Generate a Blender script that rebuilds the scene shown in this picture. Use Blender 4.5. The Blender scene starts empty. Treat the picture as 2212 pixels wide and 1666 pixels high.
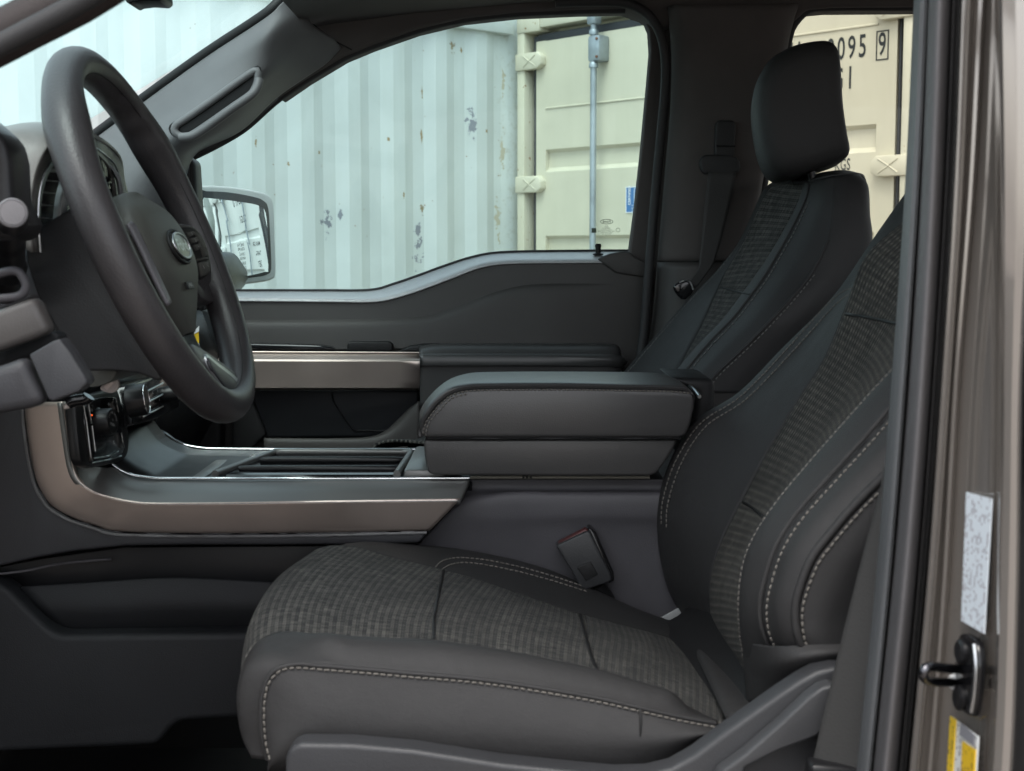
import bpy, bmesh, math, random
from mathutils import Vector, Matrix
random.seed(7)
S = bpy.context.scene
# ------------------------------------------------------------------ camera
FPX, CX, CY, CAMZ = 3014.0, 1106.0, 833.0, 1.30
TH = math.radians(5.46); CT, ST = math.cos(TH), math.sin(TH)
cam = bpy.data.cameras.new('camera'); camo = bpy.data.objects.new('camera', cam)
S.collection.objects.link(camo); S.camera = camo
camo.location = (0, 0, CAMZ); camo.rotation_euler = (math.pi / 2 - TH, 0, 0)
cam.sensor_width = 36; cam.lens = FPX / 2212 * 36; cam.clip_start = 0.02; cam.clip_end = 2000
cam.dof.use_dof = True; cam.dof.focus_distance = 2.2; cam.dof.aperture_fstop = 15
# ------------------------------------------------------------------ world, sun, exposure
SUN_EL, SUN_AZ = math.radians(62), math.radians(196)     # azimuth measured from +Y clockwise (towards +X)
w = bpy.data.worlds.new('World'); S.world = w; w.use_nodes = True
nt = w.node_tree; nt.nodes.clear()
out = nt.nodes.new('ShaderNodeOutputWorld'); bg = nt.nodes.new('ShaderNodeBackground')
sky = nt.nodes.new('ShaderNodeTexSky'); sky.sky_type = 'NISHITA'; sky.sun_disc = False
sky.sun_elevation = SUN_EL; sky.sun_rotation = SUN_AZ; sky.dust_density = 3.0; sky.air_density = 1.0
hs = nt.nodes.new('ShaderNodeHueSaturation'); hs.inputs['Saturation'].default_value = 0.28
nt.links.new(sky.outputs[0], hs.inputs['Color']); nt.links.new(hs.outputs[0], bg.inputs[0])
nt.links.new(bg.outputs[0], out.inputs[0]); bg.inputs[1].default_value = 0.15
sl = bpy.data.lights.new('sun', 'SUN'); slo = bpy.data.objects.new('sun', sl); S.collection.objects.link(slo)
sl.energy = 0.55; sl.angle = math.radians(30); sl.color = (1, 0.96, 0.9)
sd = Vector((math.sin(SUN_AZ) * math.cos(SUN_EL), math.cos(SUN_AZ) * math.cos(SUN_EL), math.sin(SUN_EL)))
slo.rotation_euler = sd.to_track_quat('Z', 'Y').to_euler(); slo.location = (0, -3, 8)
S.view_settings.view_transform = 'Standard'; S.view_settings.look = 'None'
S.view_settings.exposure = 1.35; S.view_settings.gamma = 1.0; S.view_settings.use_curve_mapping = False
S.render.engine = 'CYCLES'; S.cycles.use_denoising = True
S.cycles.max_bounces = 10; S.cycles.transparent_max_bounces = 16; S.cycles.diffuse_bounces = 5
S.cycles.sample_clamp_indirect = 6.0

# ------------------------------------------------------------------ helpers
def at(px, py, Y):
    u = (px - CX) / FPX; v = (CY - py) / FPX
    dy = CT + v * ST; dz = -ST + v * CT
    return Vector((Y * u / dy, Y, CAMZ + Y * dz / dy))
def hit(px, py, p0, n):
    d = at(px, py, 1.0) - Vector((0, 0, CAMZ)); o = Vector((0, 0, CAMZ))
    return o + d * ((p0 - o).dot(n) / d.dot(n))
def topx(p):
    q = p - Vector((0, 0, CAMZ)); f = q.y * CT - q.z * ST; up = q.y * ST + q.z * CT
    return CX + FPX * q.x / f, CY - FPX * up / f
def cr(pts, n, closed=False):
    """n points spaced evenly along a Catmull-Rom curve through pts"""
    P = [Vector(p) for p in pts]; m = len(P); dense = []
    segs = m if closed else m - 1
    for i in range(segs):
        g = (lambda k: P[k % m]) if closed else (lambda k: P[min(max(k, 0), m - 1)])
        a, b, c, d = g(i - 1), g(i), g(i + 1), g(i + 2)
        for k in range(12):
            t = k / 12
            dense.append(0.5 * ((2 * b) + (c - a) * t + (2 * a - 5 * b + 4 * c - d) * t * t + (3 * b - a - 3 * c + d) * t ** 3))
    dense.append(P[0].copy() if closed else P[-1].copy())
    L = [0]
    for i in range(1, len(dense)): L.append(L[-1] + (dense[i] - dense[i - 1]).length)
    outp = []; j = 0
    cnt = n if closed else n - 1
    for k in range(n):
        s = L[-1] * k / cnt
        while j < len(L) - 2 and L[j + 1] < s: j += 1
        f = (s - L[j]) / max(L[j + 1] - L[j], 1e-9)
        outp.append(dense[j].lerp(dense[j + 1], min(max(f, 0), 1)))
    return outp
def pl(pts, n):
    """even points along a straight polyline"""
    P = [Vector(p) for p in pts]; L = [0]
    for i in range(1, len(P)): L.append(L[-1] + (P[i] - P[i - 1]).length)
    o = []; j = 0
    for k in range(n):
        s = L[-1] * k / (n - 1)
        while j < len(L) - 2 and L[j + 1] < s: j += 1
        o.append(P[j].lerp(P[j + 1], min(max((s - L[j]) / max(L[j + 1] - L[j], 1e-9), 0), 1)))
    return o
COL = S.collection
def link(name, me, mat, parent=None):
    o = bpy.data.objects.new(name, me); COL.objects.link(o)
    if mat is not None and me is not None: me.materials.append(mat)
    if parent is not None: o.parent = parent; o.matrix_parent_inverse = parent.matrix_world.inverted()
    return o
def finish(bm, name, mat, parent=None, bevel=0, seg=3, sharp=38, recalc=True):
    if bevel:
        bmesh.ops.remove_doubles(bm, verts=bm.verts, dist=1e-6)
        if recalc: bmesh.ops.recalc_face_normals(bm, faces=bm.faces)
        es = [e for e in bm.edges if len(e.link_faces) == 2 and e.calc_face_angle(0) > math.radians(28)]
        bmesh.ops.bevel(bm, geom=es, offset=bevel, segments=seg, profile=0.5, affect='EDGES', clamp_overlap=True)
    elif recalc: bmesh.ops.recalc_face_normals(bm, faces=bm.faces)
    me = bpy.data.meshes.new(name); bm.to_mesh(me); bm.free()
    for p in me.polygons: p.use_smooth = True
    me.set_sharp_from_angle(angle=math.radians(sharp))
    return link(name, me, mat, parent)
def prism_pts(front, vec, name, mat, parent=None, bevel=0.0, seg=3, sharp=38):
    bm = bmesh.new(); v = Vector(vec)
    a = [bm.verts.new(p) for p in front]; b = [bm.verts.new(Vector(p) + v) for p in front]
    n = len(a); bm.faces.new(a); bm.faces.new(b[::-1])
    for i in range(n): bm.faces.new((a[i], b[i], b[(i + 1) % n], a[(i + 1) % n]))
    return finish(bm, name, mat, parent, bevel, seg, sharp)
def prism(name, poly, Y, depth, mat, parent=None, bevel=0.0, smooth=0, seg=3, sharp=38):
    pts = [at(p[0], p[1], p[2] if len(p) > 2 else Y) for p in poly]
    if smooth: pts = cr(pts, smooth, closed=True)
    return prism_pts(pts, (0, depth, 0), name, mat, parent, bevel, seg, sharp)
def plate(name, poly, p0, n, thick, mat, parent=None, bevel=0.0, smooth=0, seg=2, lift=0.0):
    """outline seen at these pixels, lying on the plane (p0, n); n faces the viewer; thick goes behind"""
    n = Vector(n).normalized(); q = Vector(p0) + n * lift
    pts = [hit(a, b, q, n) for a, b in poly]
    if smooth: pts = cr(pts, smooth, closed=True)
    return prism_pts(pts, -n * thick, name, mat, parent, bevel, seg)
def box(name, lo, hi, mat, parent=None, bevel=0.0, M=None, seg=2):
    bm = bmesh.new(); bmesh.ops.create_cube(bm, size=1)
    for v in bm.verts:
        v.co = Vector([(lo[i] + hi[i]) / 2 + v.co[i] * (hi[i] - lo[i]) for i in range(3)])
        if M is not None: v.co = M @ v.co
    return finish(bm, name, mat, parent, bevel, seg)
def loft(name, cols, mat, parent=None, nrow=40, sub=6, thick=0.0, linear=False, sharp=50, rowlin=False, closeback=False):
    """cols: lists of (px,py,Y) or Vectors, all running the same way; a smooth skin across them, UV in metres"""
    C = []
    for c in cols:
        w_ = [p if isinstance(p, Vector) else at(*p) for p in c]
        C.append(pl(w_, nrow) if rowlin else cr(w_, nrow))
    rows = []
    for r in range(nrow):
        line = [c[r] for c in C]
        if linear:
            o = []
            for i in range(len(line) - 1):
                for k in range(sub): o.append(line[i].lerp(line[i + 1], k / sub))
            o.append(line[-1])
        else:
            o = []; m = len(line)
            for i in range(m - 1):
                a, b, c_, d = line[max(i - 1, 0)], line[i], line[i + 1], line[min(i + 2, m - 1)]
                for k in range(sub):
                    t = k / sub
                    o.append(0.5 * ((2 * b) + (c_ - a) * t + (2 * a - 5 * b + 4 * c_ - d) * t * t + (3 * b - a - 3 * c_ + d) * t ** 3))
            o.append(line[-1])
        rows.append(o)
    nc = len(rows[0]); verts = [p for r in rows for p in r]
    mid = nc // 2
    U = [0]
    for r in range(1, nrow): U.append(U[-1] + (rows[r][mid] - rows[r - 1][mid]).length)
    mr = nrow // 2; V = [0]
    for c in range(1, nc): V.append(V[-1] + (rows[mr][c] - rows[mr][c - 1]).length)
    # orientation: front face towards the camera
    r0, c0 = nrow // 2, nc // 2 - 1 if nc > 2 else 0
    a, b, c_ = rows[r0][c0], rows[r0][c0 + 1], rows[r0 - 1][c0]
    flip = (b - a).cross(c_ - a).dot(Vector((0, 0, CAMZ)) - a) < 0
    faces = []; uv = []
    for r in range(nrow - 1):
        for c in range(nc - 1):
            q = [(r, c), (r, c + 1), (r + 1, c + 1), (r + 1, c)]
            if not flip: q = q[::-1]
            faces.append([i * nc + j for i, j in q]); uv += [(U[i], V[j]) for i, j in q]
    me = bpy.data.meshes.new(name); me.from_pydata([tuple(v) for v in verts], [], faces)
    l = me.uv_layers.new(name='UVMap')
    for i, t in enumerate(uv): l.data[i].uv = t
    for p in me.polygons: p.use_smooth = True
    me.update(); me.set_sharp_from_angle(angle=math.radians(sharp))
    o = link(name, me, mat, parent)
    if thick:
        m = o.modifiers.new('thickness', 'SOLIDIFY'); m.thickness = thick; m.offset = -1
    return o
def tube(name, pts, r, mat, parent=None, n=40, seg=10, closed=False, squash=None, raw=False):
    w_ = [p if isinstance(p, Vector) else at(*p) for p in pts]
    P = w_ if raw else cr(w_, n, closed); n = len(P)
    bm = bmesh.new(); rings = []
    prev = None
    for i in range(n):
        t = (P[(i + 1) % n] - P[i - 1]) if closed else (P[min(i + 1, n - 1)] - P[max(i - 1, 0)])
        t.normalize()
        if prev is None:
            prev = t.orthogonal().normalized()
        prev = (prev - t * prev.dot(t)).normalized()
        bn = t.cross(prev); rr = r[i] if isinstance(r, list) else r
        rings.append([bm.verts.new(P[i] + (prev * math.cos(a) + bn * math.sin(a)) * rr) for a in [2 * math.pi * k / seg for k in range(seg)]])
    m = n if closed else n - 1
    for i in range(m):
        A, B = rings[i], rings[(i + 1) % n]
        for k in range(seg): bm.faces.new((A[k], A[(k + 1) % seg], B[(k + 1) % seg], B[k]))
    if not closed: bm.faces.new(rings[0][::-1]); bm.faces.new(rings[-1])
    return finish(bm, name, mat, parent, 0, sharp=60)
def lathe(name, prof, p0, axis, mat, parent=None, seg=32, ribs=0, rib=0.0):
    """prof: (radius, along axis) pairs"""
    ax = Vector(axis).normalized(); u = ax.orthogonal().normalized(); v = ax.cross(u)
    bm = bmesh.new(); R = []
    for r, h in prof:
        ring = []
        for k in range(seg):
            a = 2 * math.pi * k / seg
            rr = r * (1 - (rib if ribs and (k * ribs // seg) % 2 else 0))
            ring.append(bm.verts.new(Vector(p0) + ax * h + (u * math.cos(a) + v * math.sin(a)) * rr))
        R.append(ring)
    for i in range(len(R) - 1):
        for k in range(seg): bm.faces.new((R[i][k], R[i][(k + 1) % seg], R[i + 1][(k + 1) % seg], R[i + 1][k]))
    bm.faces.new(R[0][::-1]); bm.faces.new(R[-1])
    return finish(bm, name, mat, parent, 0, sharp=32)
def stitches(name, pts, mat, parent, length=0.0052, gap=0.0016, width=0.0011, lift=0.0012, jitter=0.25):
    """a row of thread stitches: one capsule each, joined"""
    w_ = [p if isinstance(p, Vector) else at(*p) for p in pts]
    dense = cr(w_, 400); L = sum((dense[i + 1] - dense[i]).length for i in range(399))
    n = max(2, int(L / (length + gap))); P = cr(w_, n * 4)
    verts, faces = [], []
    camp = Vector((0, 0, CAMZ))
    for i in range(n):
        a = P[i * 4]; b = P[min(i * 4 + 3, len(P) - 1)]
        t = (b - a); 
        if t.length < 1e-6: continue
        t.normalize(); mid = (a + b) / 2; out_ = (camp - mid).normalized()
        sd_ = t.cross(out_).normalized(); up = sd_.cross(t)
        t = (t + sd_ * random.uniform(-jitter, jitter) * 0.4).normalized()
        mid = mid + out_ * lift; h = length / 2 * random.uniform(.9, 1.05); base = len(verts)
        for s_, k in ((-1, .35), (-.72, 1), (.72, 1), (1, .35)):
            for j in range(6):
                an = j * math.pi / 3
                verts.append(mid + t * h * s_ + (sd_ * math.cos(an) + up * math.sin(an)) * width * k)
        for q in range(3):
            for j in range(6):
                faces.append((base + q * 6 + j, base + q * 6 + (j + 1) % 6, base + q * 6 + 6 + (j + 1) % 6, base + q * 6 + 6 + j))
        faces.append(tuple(base + 5 - j for j in range(6))); faces.append(tuple(base + 18 + j for j in range(6)))
    me = bpy.data.meshes.new(name); me.from_pydata([tuple(v) for v in verts], [], faces)
    for p in me.polygons: p.use_smooth = True
    o = link(name, me, mat, parent); o['kind'] = 'stuff'
    return o
def text(name, body, size, mat, parent, origin, ex, ey, xs=1.0, align='CENTER', mirror=False, bold=0.0, sp=1.0):
    cu = bpy.data.curves.new(name, 'FONT'); cu.body = body; cu.size = 1.0; cu.align_x = align; cu.align_y = 'CENTER'
    cu.extrude = 0.0; cu.resolution_u = 3; cu.offset = bold; cu.space_character = sp
    t = bpy.data.objects.new(name + '_tmp', cu); COL.objects.link(t)
    dg = bpy.context.evaluated_depsgraph_get()
    me = bpy.data.meshes.new_from_object(t.evaluated_get(dg)); me.name = name
    bpy.data.objects.remove(t)
    ex = Vector(ex).normalized(); ey = Vector(ey).normalized(); ez = ex.cross(ey)
    for v in me.vertices:
        x = v.co.x * size * xs * (-1 if mirror else 1); y = v.co.y * size
        v.co = Vector(origin) + ex * x + ey * y
    me.materials.clear()
    return link(name, me, mat, parent)
from mathutils.bvhtree import BVHTree
def drape(objs, pxpts, n=80, lift=.0012):
    """a line seen at these pixels, laid on the nearest of the given surfaces"""
    T_ = [BVHTree.FromPolygons([v.co.copy() for v in o.data.vertices], [list(p.vertices) for p in o.data.polygons]) for o in objs]
    cv = cr([Vector((p[0], p[1], 0)) for p in pxpts], n); o = Vector((0, 0, CAMZ)); res = []
    for q in cv:
        d = (at(q.x, q.y, 1.0) - o).normalized(); best = None
        for t in T_:
            h = t.ray_cast(o, d)
            if h[0] is not None and (best is None or h[3] < best): best = h[3]
        if best is not None: res.append(o + d * (best - lift))
    return res
def tag(o, label, cat, group=None, kind=None):
    if label: o['label'] = label
    if cat: o['category'] = cat
    if group: o['group'] = group
    if kind: o['kind'] = kind
    return o
def empty(name, loc):
    o = bpy.data.objects.new(name, None); COL.objects.link(o); o.location = loc; o.empty_display_size = 0.1
    bpy.context.view_layer.update(); return o

# ------------------------------------------------------------------ materials
class NB:
    def __init__(s, name):
        s.m = bpy.data.materials.new(name); s.m.use_nodes = True; s.t = s.m.node_tree; s.t.nodes.clear()
        s.o = s.t.nodes.new('ShaderNodeOutputMaterial')
    def n(s, typ, **kw):
        x = s.t.nodes.new(typ)
        for k, v in kw.items():
            if k.startswith('_'): setattr(x, k[1:], v)
        return x
    def l(s, a, b): s.t.links.new(a, b)
def setin(node, **kw):
    for k, v in kw.items():
        node.inputs[k.replace('_', ' ')].default_value = v
def plastic(name, col, rough=0.5, grain=650, bump=0.42, spec=0.5, metal=0.0, var=0.12, coat=0.0):
    b = NB(name); p = b.n('ShaderNodeBsdfPrincipled'); b.l(p.outputs[0], b.o.inputs[0])
    setin(p, Roughness=rough, Metallic=metal); p.inputs['Specular IOR Level'].default_value = spec
    p.inputs['Coat Weight'].default_value = coat; p.inputs['Coat Roughness'].default_value = 0.05
    tc = b.n('ShaderNodeTexCoord')
    big = b.n('ShaderNodeTexNoise'); setin(big, Scale=7.0, Detail=5.0, Roughness=0.6); b.l(tc.outputs['Object'], big.inputs['Vector'])
    mr = b.n('ShaderNodeMapRange'); setin(mr, From_Min=0.3, From_Max=0.7, To_Min=1 - var, To_Max=1 + var); b.l(big.outputs[0], mr.inputs[0])
    mx = b.n('ShaderNodeMix', _data_type='RGBA', _blend_type='MULTIPLY'); mx.inputs[0].default_value = 1
    mx.inputs[6].default_value = (*col, 1); b.l(mr.outputs[0], mx.inputs[7]); b.l(mx.outputs[2], p.inputs['Base Color'])
    mr2 = b.n('ShaderNodeMapRange'); setin(mr2, From_Min=0.3, From_Max=0.7, To_Min=max(rough - .06, .02), To_Max=rough + .06); b.l(big.outputs[0], mr2.inputs[0]); b.l(mr2.outputs[0], p.inputs['Roughness'])
    if bump:
        vo = b.n('ShaderNodeTexNoise'); setin(vo, Scale=grain, Detail=3.0); b.l(tc.outputs['Object'], vo.inputs['Vector'])
        bp = b.n('ShaderNodeBump'); setin(bp, Strength=bump, Distance=0.0006); b.l(vo.outputs[0], bp.inputs['Height']); b.l(bp.outputs[0], p.inputs['Normal'])
    return b.m
def leather(name, col, rough=0.5, sc=260, bump=0.4, spec=.5, wrinkle=4.0, wsc=9.0):
    b = NB(name); p = b.n('ShaderNodeBsdfPrincipled'); b.l(p.outputs[0], b.o.inputs[0])
    setin(p, Roughness=rough); p.inputs['Base Color'].default_value = (*col, 1); p.inputs['Specular IOR Level'].default_value = spec
    tc = b.n('ShaderNodeTexCoord'); vo = b.n('ShaderNodeTexVoronoi', _feature='DISTANCE_TO_EDGE'); setin(vo, Scale=sc); b.l(tc.outputs['Object'], vo.inputs['Vector'])
    ns = b.n('ShaderNodeTexNoise'); setin(ns, Scale=wsc, Detail=4.0); b.l(tc.outputs['Object'], ns.inputs['Vector'])
    ad = b.n('ShaderNodeMath', _operation='MULTIPLY_ADD'); ad.inputs[1].default_value = wrinkle; b.l(ns.outputs[0], ad.inputs[0]); b.l(vo.outputs[0], ad.inputs[2])
    bp = b.n('ShaderNodeBump'); setin(bp, Strength=bump, Distance=0.0007); b.l(ad.outputs[0], bp.inputs['Height']); b.l(bp.outputs[0], p.inputs['Normal'])
    return b.m
def cloth(name, c1, c2, rough=0.85, rib=0.0082, loop=0.0016, mode='rib'):
    """knit fabric: ribs run across (UV u = along), small loops break each rib up"""
    b = NB(name); p = b.n('ShaderNodeBsdfPrincipled'); b.l(p.outputs[0], b.o.inputs[0]); setin(p, Roughness=rough)
    p.inputs['Specular IOR Level'].default_value = .15; p.inputs['Sheen Weight'].default_value = 0.05; p.inputs['Sheen Roughness'].default_value = 0.5
    uv = b.n('ShaderNodeUVMap'); sp = b.n('ShaderNodeSeparateXYZ')
    wn = b.n('ShaderNodeTexNoise'); setin(wn, Scale=120.0, Detail=2.0); b.l(uv.outputs[0], wn.inputs['Vector'])
    ws = b.n('ShaderNodeVectorMath', _operation='SCALE'); ws.inputs['Scale'].default_value = 0.0012; b.l(wn.outputs['Color'], ws.inputs[0])
    wa = b.n('ShaderNodeVectorMath', _operation='ADD'); b.l(uv.outputs[0], wa.inputs[0]); b.l(ws.outputs[0], wa.inputs[1]); b.l(wa.outputs[0], sp.inputs[0])
    def wave(src, period, ph=0.0):
        m = b.n('ShaderNodeMath', _operation='MULTIPLY_ADD'); m.inputs[1].default_value = 2 * math.pi / period; m.inputs[2].default_value = ph; b.l(src, m.inputs[0])
        s = b.n('ShaderNodeMath', _operation='SINE'); b.l(m.outputs[0], s.inputs[0]); 
        h = b.n('ShaderNodeMath', _operation='MULTIPLY_ADD'); h.inputs[1].default_value = .5; h.inputs[2].default_value = .5; b.l(s.outputs[0], h.inputs[0]); return h.outputs[0]
    ru = wave(sp.outputs[0], rib); lv = wave(sp.outputs[1], loop); lu = wave(sp.outputs[0], rib / 3)
    if mode == 'waffle': lv = wave(sp.outputs[1], rib * 1.05); lu = lv
    rq = b.n('ShaderNodeMath', _operation='POWER'); rq.inputs[1].default_value = 1.6; b.l(ru, rq.inputs[0])
    mul = b.n('ShaderNodeMath', _operation='MULTIPLY'); b.l(rq.outputs[0], mul.inputs[0]); b.l(lv, mul.inputs[1])
    fine = b.n('ShaderNodeTexNoise'); setin(fine, Scale=1400.0, Detail=2.0); b.l(uv.outputs[0], fine.inputs['Vector'])
    a1 = b.n('ShaderNodeMath', _operation='MULTIPLY_ADD'); a1.inputs[1].default_value = .5; b.l(fine.outputs[0], a1.inputs[0]); b.l(mul.outputs[0], a1.inputs[2])
    a2 = b.n('ShaderNodeMath', _operation='MULTIPLY_ADD'); a2.inputs[1].default_value = .35; b.l(lu, a2.inputs[0]); b.l(a1.outputs[0], a2.inputs[2])
    cs = b.n('ShaderNodeVectorMath', _operation='MULTIPLY'); cs.inputs[1].default_value = (1 / rib, 1 / loop, 1); b.l(wa.outputs[0], cs.inputs[0])
    cf = b.n('ShaderNodeVectorMath', _operation='FLOOR'); b.l(cs.outputs[0], cf.inputs[0]); wn_ = b.n('ShaderNodeTexWhiteNoise', _noise_dimensions='2D'); b.l(cf.outputs[0], wn_.inputs['Vector'])
    a3 = b.n('ShaderNodeMath', _operation='MULTIPLY_ADD'); a3.inputs[1].default_value = .62; b.l(wn_.outputs['Value'], a3.inputs[0]); b.l(a2.outputs[0], a3.inputs[2])
    mr = b.n('ShaderNodeMapRange'); setin(mr, From_Min=0.55, From_Max=1.9); b.l(a3.outputs[0], mr.inputs[0])
    pn = b.n('ShaderNodeTexNoise'); setin(pn, Scale=25.0, Detail=4.0); b.l(uv.outputs[0], pn.inputs['Vector'])
    pm = b.n('ShaderNodeMath', _operation='MULTIPLY'); b.l(mr.outputs[0], pm.inputs[0]); 
    pr = b.n('ShaderNodeMapRange'); setin(pr, From_Min=0.3, From_Max=0.7, To_Min=0.55, To_Max=1.15); b.l(pn.outputs[0], pr.inputs[0]); b.l(pr.outputs[0], pm.inputs[1])
    mx = b.n('ShaderNodeMix', _data_type='RGBA'); mx.inputs[6].default_value = (*c1, 1); mx.inputs[7].default_value = (*c2, 1); b.l(pm.outputs[0], mx.inputs[0]); b.l(mx.outputs[2], p.inputs['Base Color'])
    bp = b.n('ShaderNodeBump'); setin(bp, Strength=0.9, Distance=0.0016); b.l(a2.outputs[0], bp.inputs['Height']); b.l(bp.outputs[0], p.inputs['Normal'])
    return b.m
def glass(name, tint, haze=0.0, refl=.6, base=.010):
    b = NB(name); tr = b.n('ShaderNodeBsdfTransparent'); tr.inputs[0].default_value = (*tint, 1)
    gl = b.n('ShaderNodeBsdfGlossy'); gl.inputs['Roughness'].default_value = 0.0
    ge = b.n('ShaderNodeNewGeometry'); dt = b.n('ShaderNodeVectorMath', _operation='DOT_PRODUCT'); b.l(ge.outputs['Incoming'], dt.inputs[0]); b.l(ge.outputs['Normal'], dt.inputs[1])
    ab = b.n('ShaderNodeMath', _operation='ABSOLUTE'); b.l(dt.outputs['Value'], ab.inputs[0])
    om = b.n('ShaderNodeMath', _operation='SUBTRACT'); om.inputs[0].default_value = 1.0; b.l(ab.outputs[0], om.inputs[1])
    pw = b.n('ShaderNodeMath', _operation='POWER'); pw.inputs[1].default_value = 5.0; b.l(om.outputs[0], pw.inputs[0])
    fr = b.n('ShaderNodeMath', _operation='MULTIPLY_ADD'); fr.inputs[1].default_value = refl; fr.inputs[2].default_value = base; b.l(pw.outputs[0], fr.inputs[0])
    mx = b.n('ShaderNodeMixShader'); b.l(fr.outputs[0], mx.inputs[0]); b.l(tr.outputs[0], mx.inputs[1]); b.l(gl.outputs[0], mx.inputs[2])
    if haze:
        df = b.n('ShaderNodeBsdfTranslucent'); df.inputs[0].default_value = (.72, .93, .93, 1); m2 = b.n('ShaderNodeMixShader'); m2.inputs[0].default_value = haze
        b.l(mx.outputs[0], m2.inputs[1]); b.l(df.outputs[0], m2.inputs[2]); b.l(m2.outputs[0], b.o.inputs[0])
    else: b.l(mx.outputs[0], b.o.inputs[0])
    return b.m
def plainmat(name, col, rough=0.5, metal=0.0, emit=None):
    b = NB(name); p = b.n('ShaderNodeBsdfPrincipled'); b.l(p.outputs[0], b.o.inputs[0]); setin(p, Roughness=rough, Metallic=metal)
    p.inputs['Base Color'].default_value = (*col, 1)
    if emit: p.inputs['Emission Color'].default_value = (*emit, 1); p.inputs['Emission Strength'].default_value = .6
    return b.m
M = {}
M['trim'] = plastic('charcoal_plastic', (.048, .045, .043), .52, spec=.4)
M['trim2'] = plastic('slate_plastic', (.060, .058, .064), .5, spec=.32)
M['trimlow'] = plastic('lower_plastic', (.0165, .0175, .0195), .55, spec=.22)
M['pillar'] = plastic('pillar_trim', (.115, .115, .118), .5, spec=.4)
M['head'] = plastic('dark_headliner', (.088, .080, .077), .9, spec=.2, grain=500, bump=.4)
M['dark'] = plastic('dark_plastic', (.014, .014, .0145), .5, spec=.25)
M['black'] = plastic('gloss_black', (.008, .008, .009), .12, bump=0.0)
M['satin'] = plastic('satin_black', (.010, .010, .011), .35, bump=0.1, spec=.35)
M['rubber'] = plastic('rubber_seal', (.030, .030, .031), .6, grain=500, spec=.35)
M['carpet'] = plastic('carpet', (.012, .012, .013), .95, grain=300, bump=.9)
M['bronze'] = plastic('bronze_trim', (.66, .56, .505), .40, grain=900, bump=.12, metal=.85, var=.05)
M['facet'] = plastic('dark_satin_trim', (.15, .15, .145), .34, grain=1500, bump=.05, metal=.35, var=.05)
M['chrome'] = plainmat('chrome', (.85, .87, .88), .08, 1.0)
M['silver'] = plainmat('satin_silver', (.55, .57, .58), .3, 1.0)
M['wheel'] = plastic('wheel_urethane', (.040, .037, .039), .40, grain=420, bump=.55, var=.22)
M['hub'] = plastic('airbag_cover', (.066, .067, .060), .5, grain=700)
M['seat'] = leather('seat_fabric_smooth', (.031, .0305, .031), .58, 800, .5, .28, 9.0, 15.0)
M['seatside'] = leather('seat_side_fabric', (.025, .0242, .0255), .62, 800, .45, .25, 7.0, 12.0)
M['arm'] = leather('armrest_vinyl', (.050, .049, .049), .34, 420, .2, .6, 3.0)
M['knit'] = cloth('rib_knit', (.016, .017, .018), (.165, .16, .143), rib=.0071, loop=.0026)
M['waffle'] = cloth('waffle_knit', (.018, .018, .017), (.155, .144, .122), rib=.0074, mode='waffle')
M['ribs'] = cloth('broad_rib_knit', (.018, .018, .018), (.155, .148, .135), rib=.0105, loop=.0045)
M['thread'] = plainmat('pale_thread', (.14, .13, .116), .8)
M['thread2'] = plainmat('grey_thread', (.12, .118, .112), .8)
M['glass'] = glass('green_side_glass', (.80, .90, .895))
M['wind'] = glass('windshield_glass', (.92, 1.0, 1.0), .10, .12)
M['clear'] = glass('rear_glass', (.86, .865, .83))
M['mirror'] = plainmat('mirror_silver', (.86, .88, .88), .0, 1.0)
M['print'] = plainmat('dark_print', (.02, .025, .028), .7)
M['etch'] = plainmat('glass_etching', (.10, .13, .10), .8)
M['icon'] = plainmat('pale_icon', (.5, .5, .5), .6)
M['led'] = plainmat('amber_led', (.8, .12, .02), .4, 0, (1.0, .12, .02))
# ------------------------------------------------------------------ ground
def ground_mat():
    b = NB('yard_concrete'); p = b.n('ShaderNodeBsdfPrincipled'); b.l(p.outputs[0], b.o.inputs[0]); setin(p, Roughness=.9)
    tc = b.n('ShaderNodeTexCoord'); n1 = b.n('ShaderNodeTexNoise'); setin(n1, Scale=.8, Detail=8.0, Roughness=.65); b.l(tc.outputs['Object'], n1.inputs['Vector'])
    cr_ = b.n('ShaderNodeValToRGB'); cr_.color_ramp.elements[0].color = (.17, .145, .125, 1); cr_.color_ramp.elements[1].color = (.29, .255, .225, 1)
    cr_.color_ramp.elements[0].position = .35; cr_.color_ramp.elements[1].position = .7
    b.l(n1.outputs[0], cr_.inputs[0]); b.l(cr_.outputs[0], p.inputs['Base Color'])
    n2 = b.n('ShaderNodeTexNoise'); setin(n2, Scale=60.0, Detail=4.0); b.l(tc.outputs['Object'], n2.inputs['Vector'])
    bp = b.n('ShaderNodeBump'); setin(bp, Strength=.4, Distance=.01); b.l(n2.outputs[0], bp.inputs['Height']); b.l(bp.outputs[0], p.inputs['Normal'])
    return b.m
bm = bmesh.new(); bmesh.ops.create_grid(bm, x_segments=2, y_segments=2, size=400)
g = finish(bm, 'ground', ground_mat()); g['kind'] = 'structure'

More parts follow.
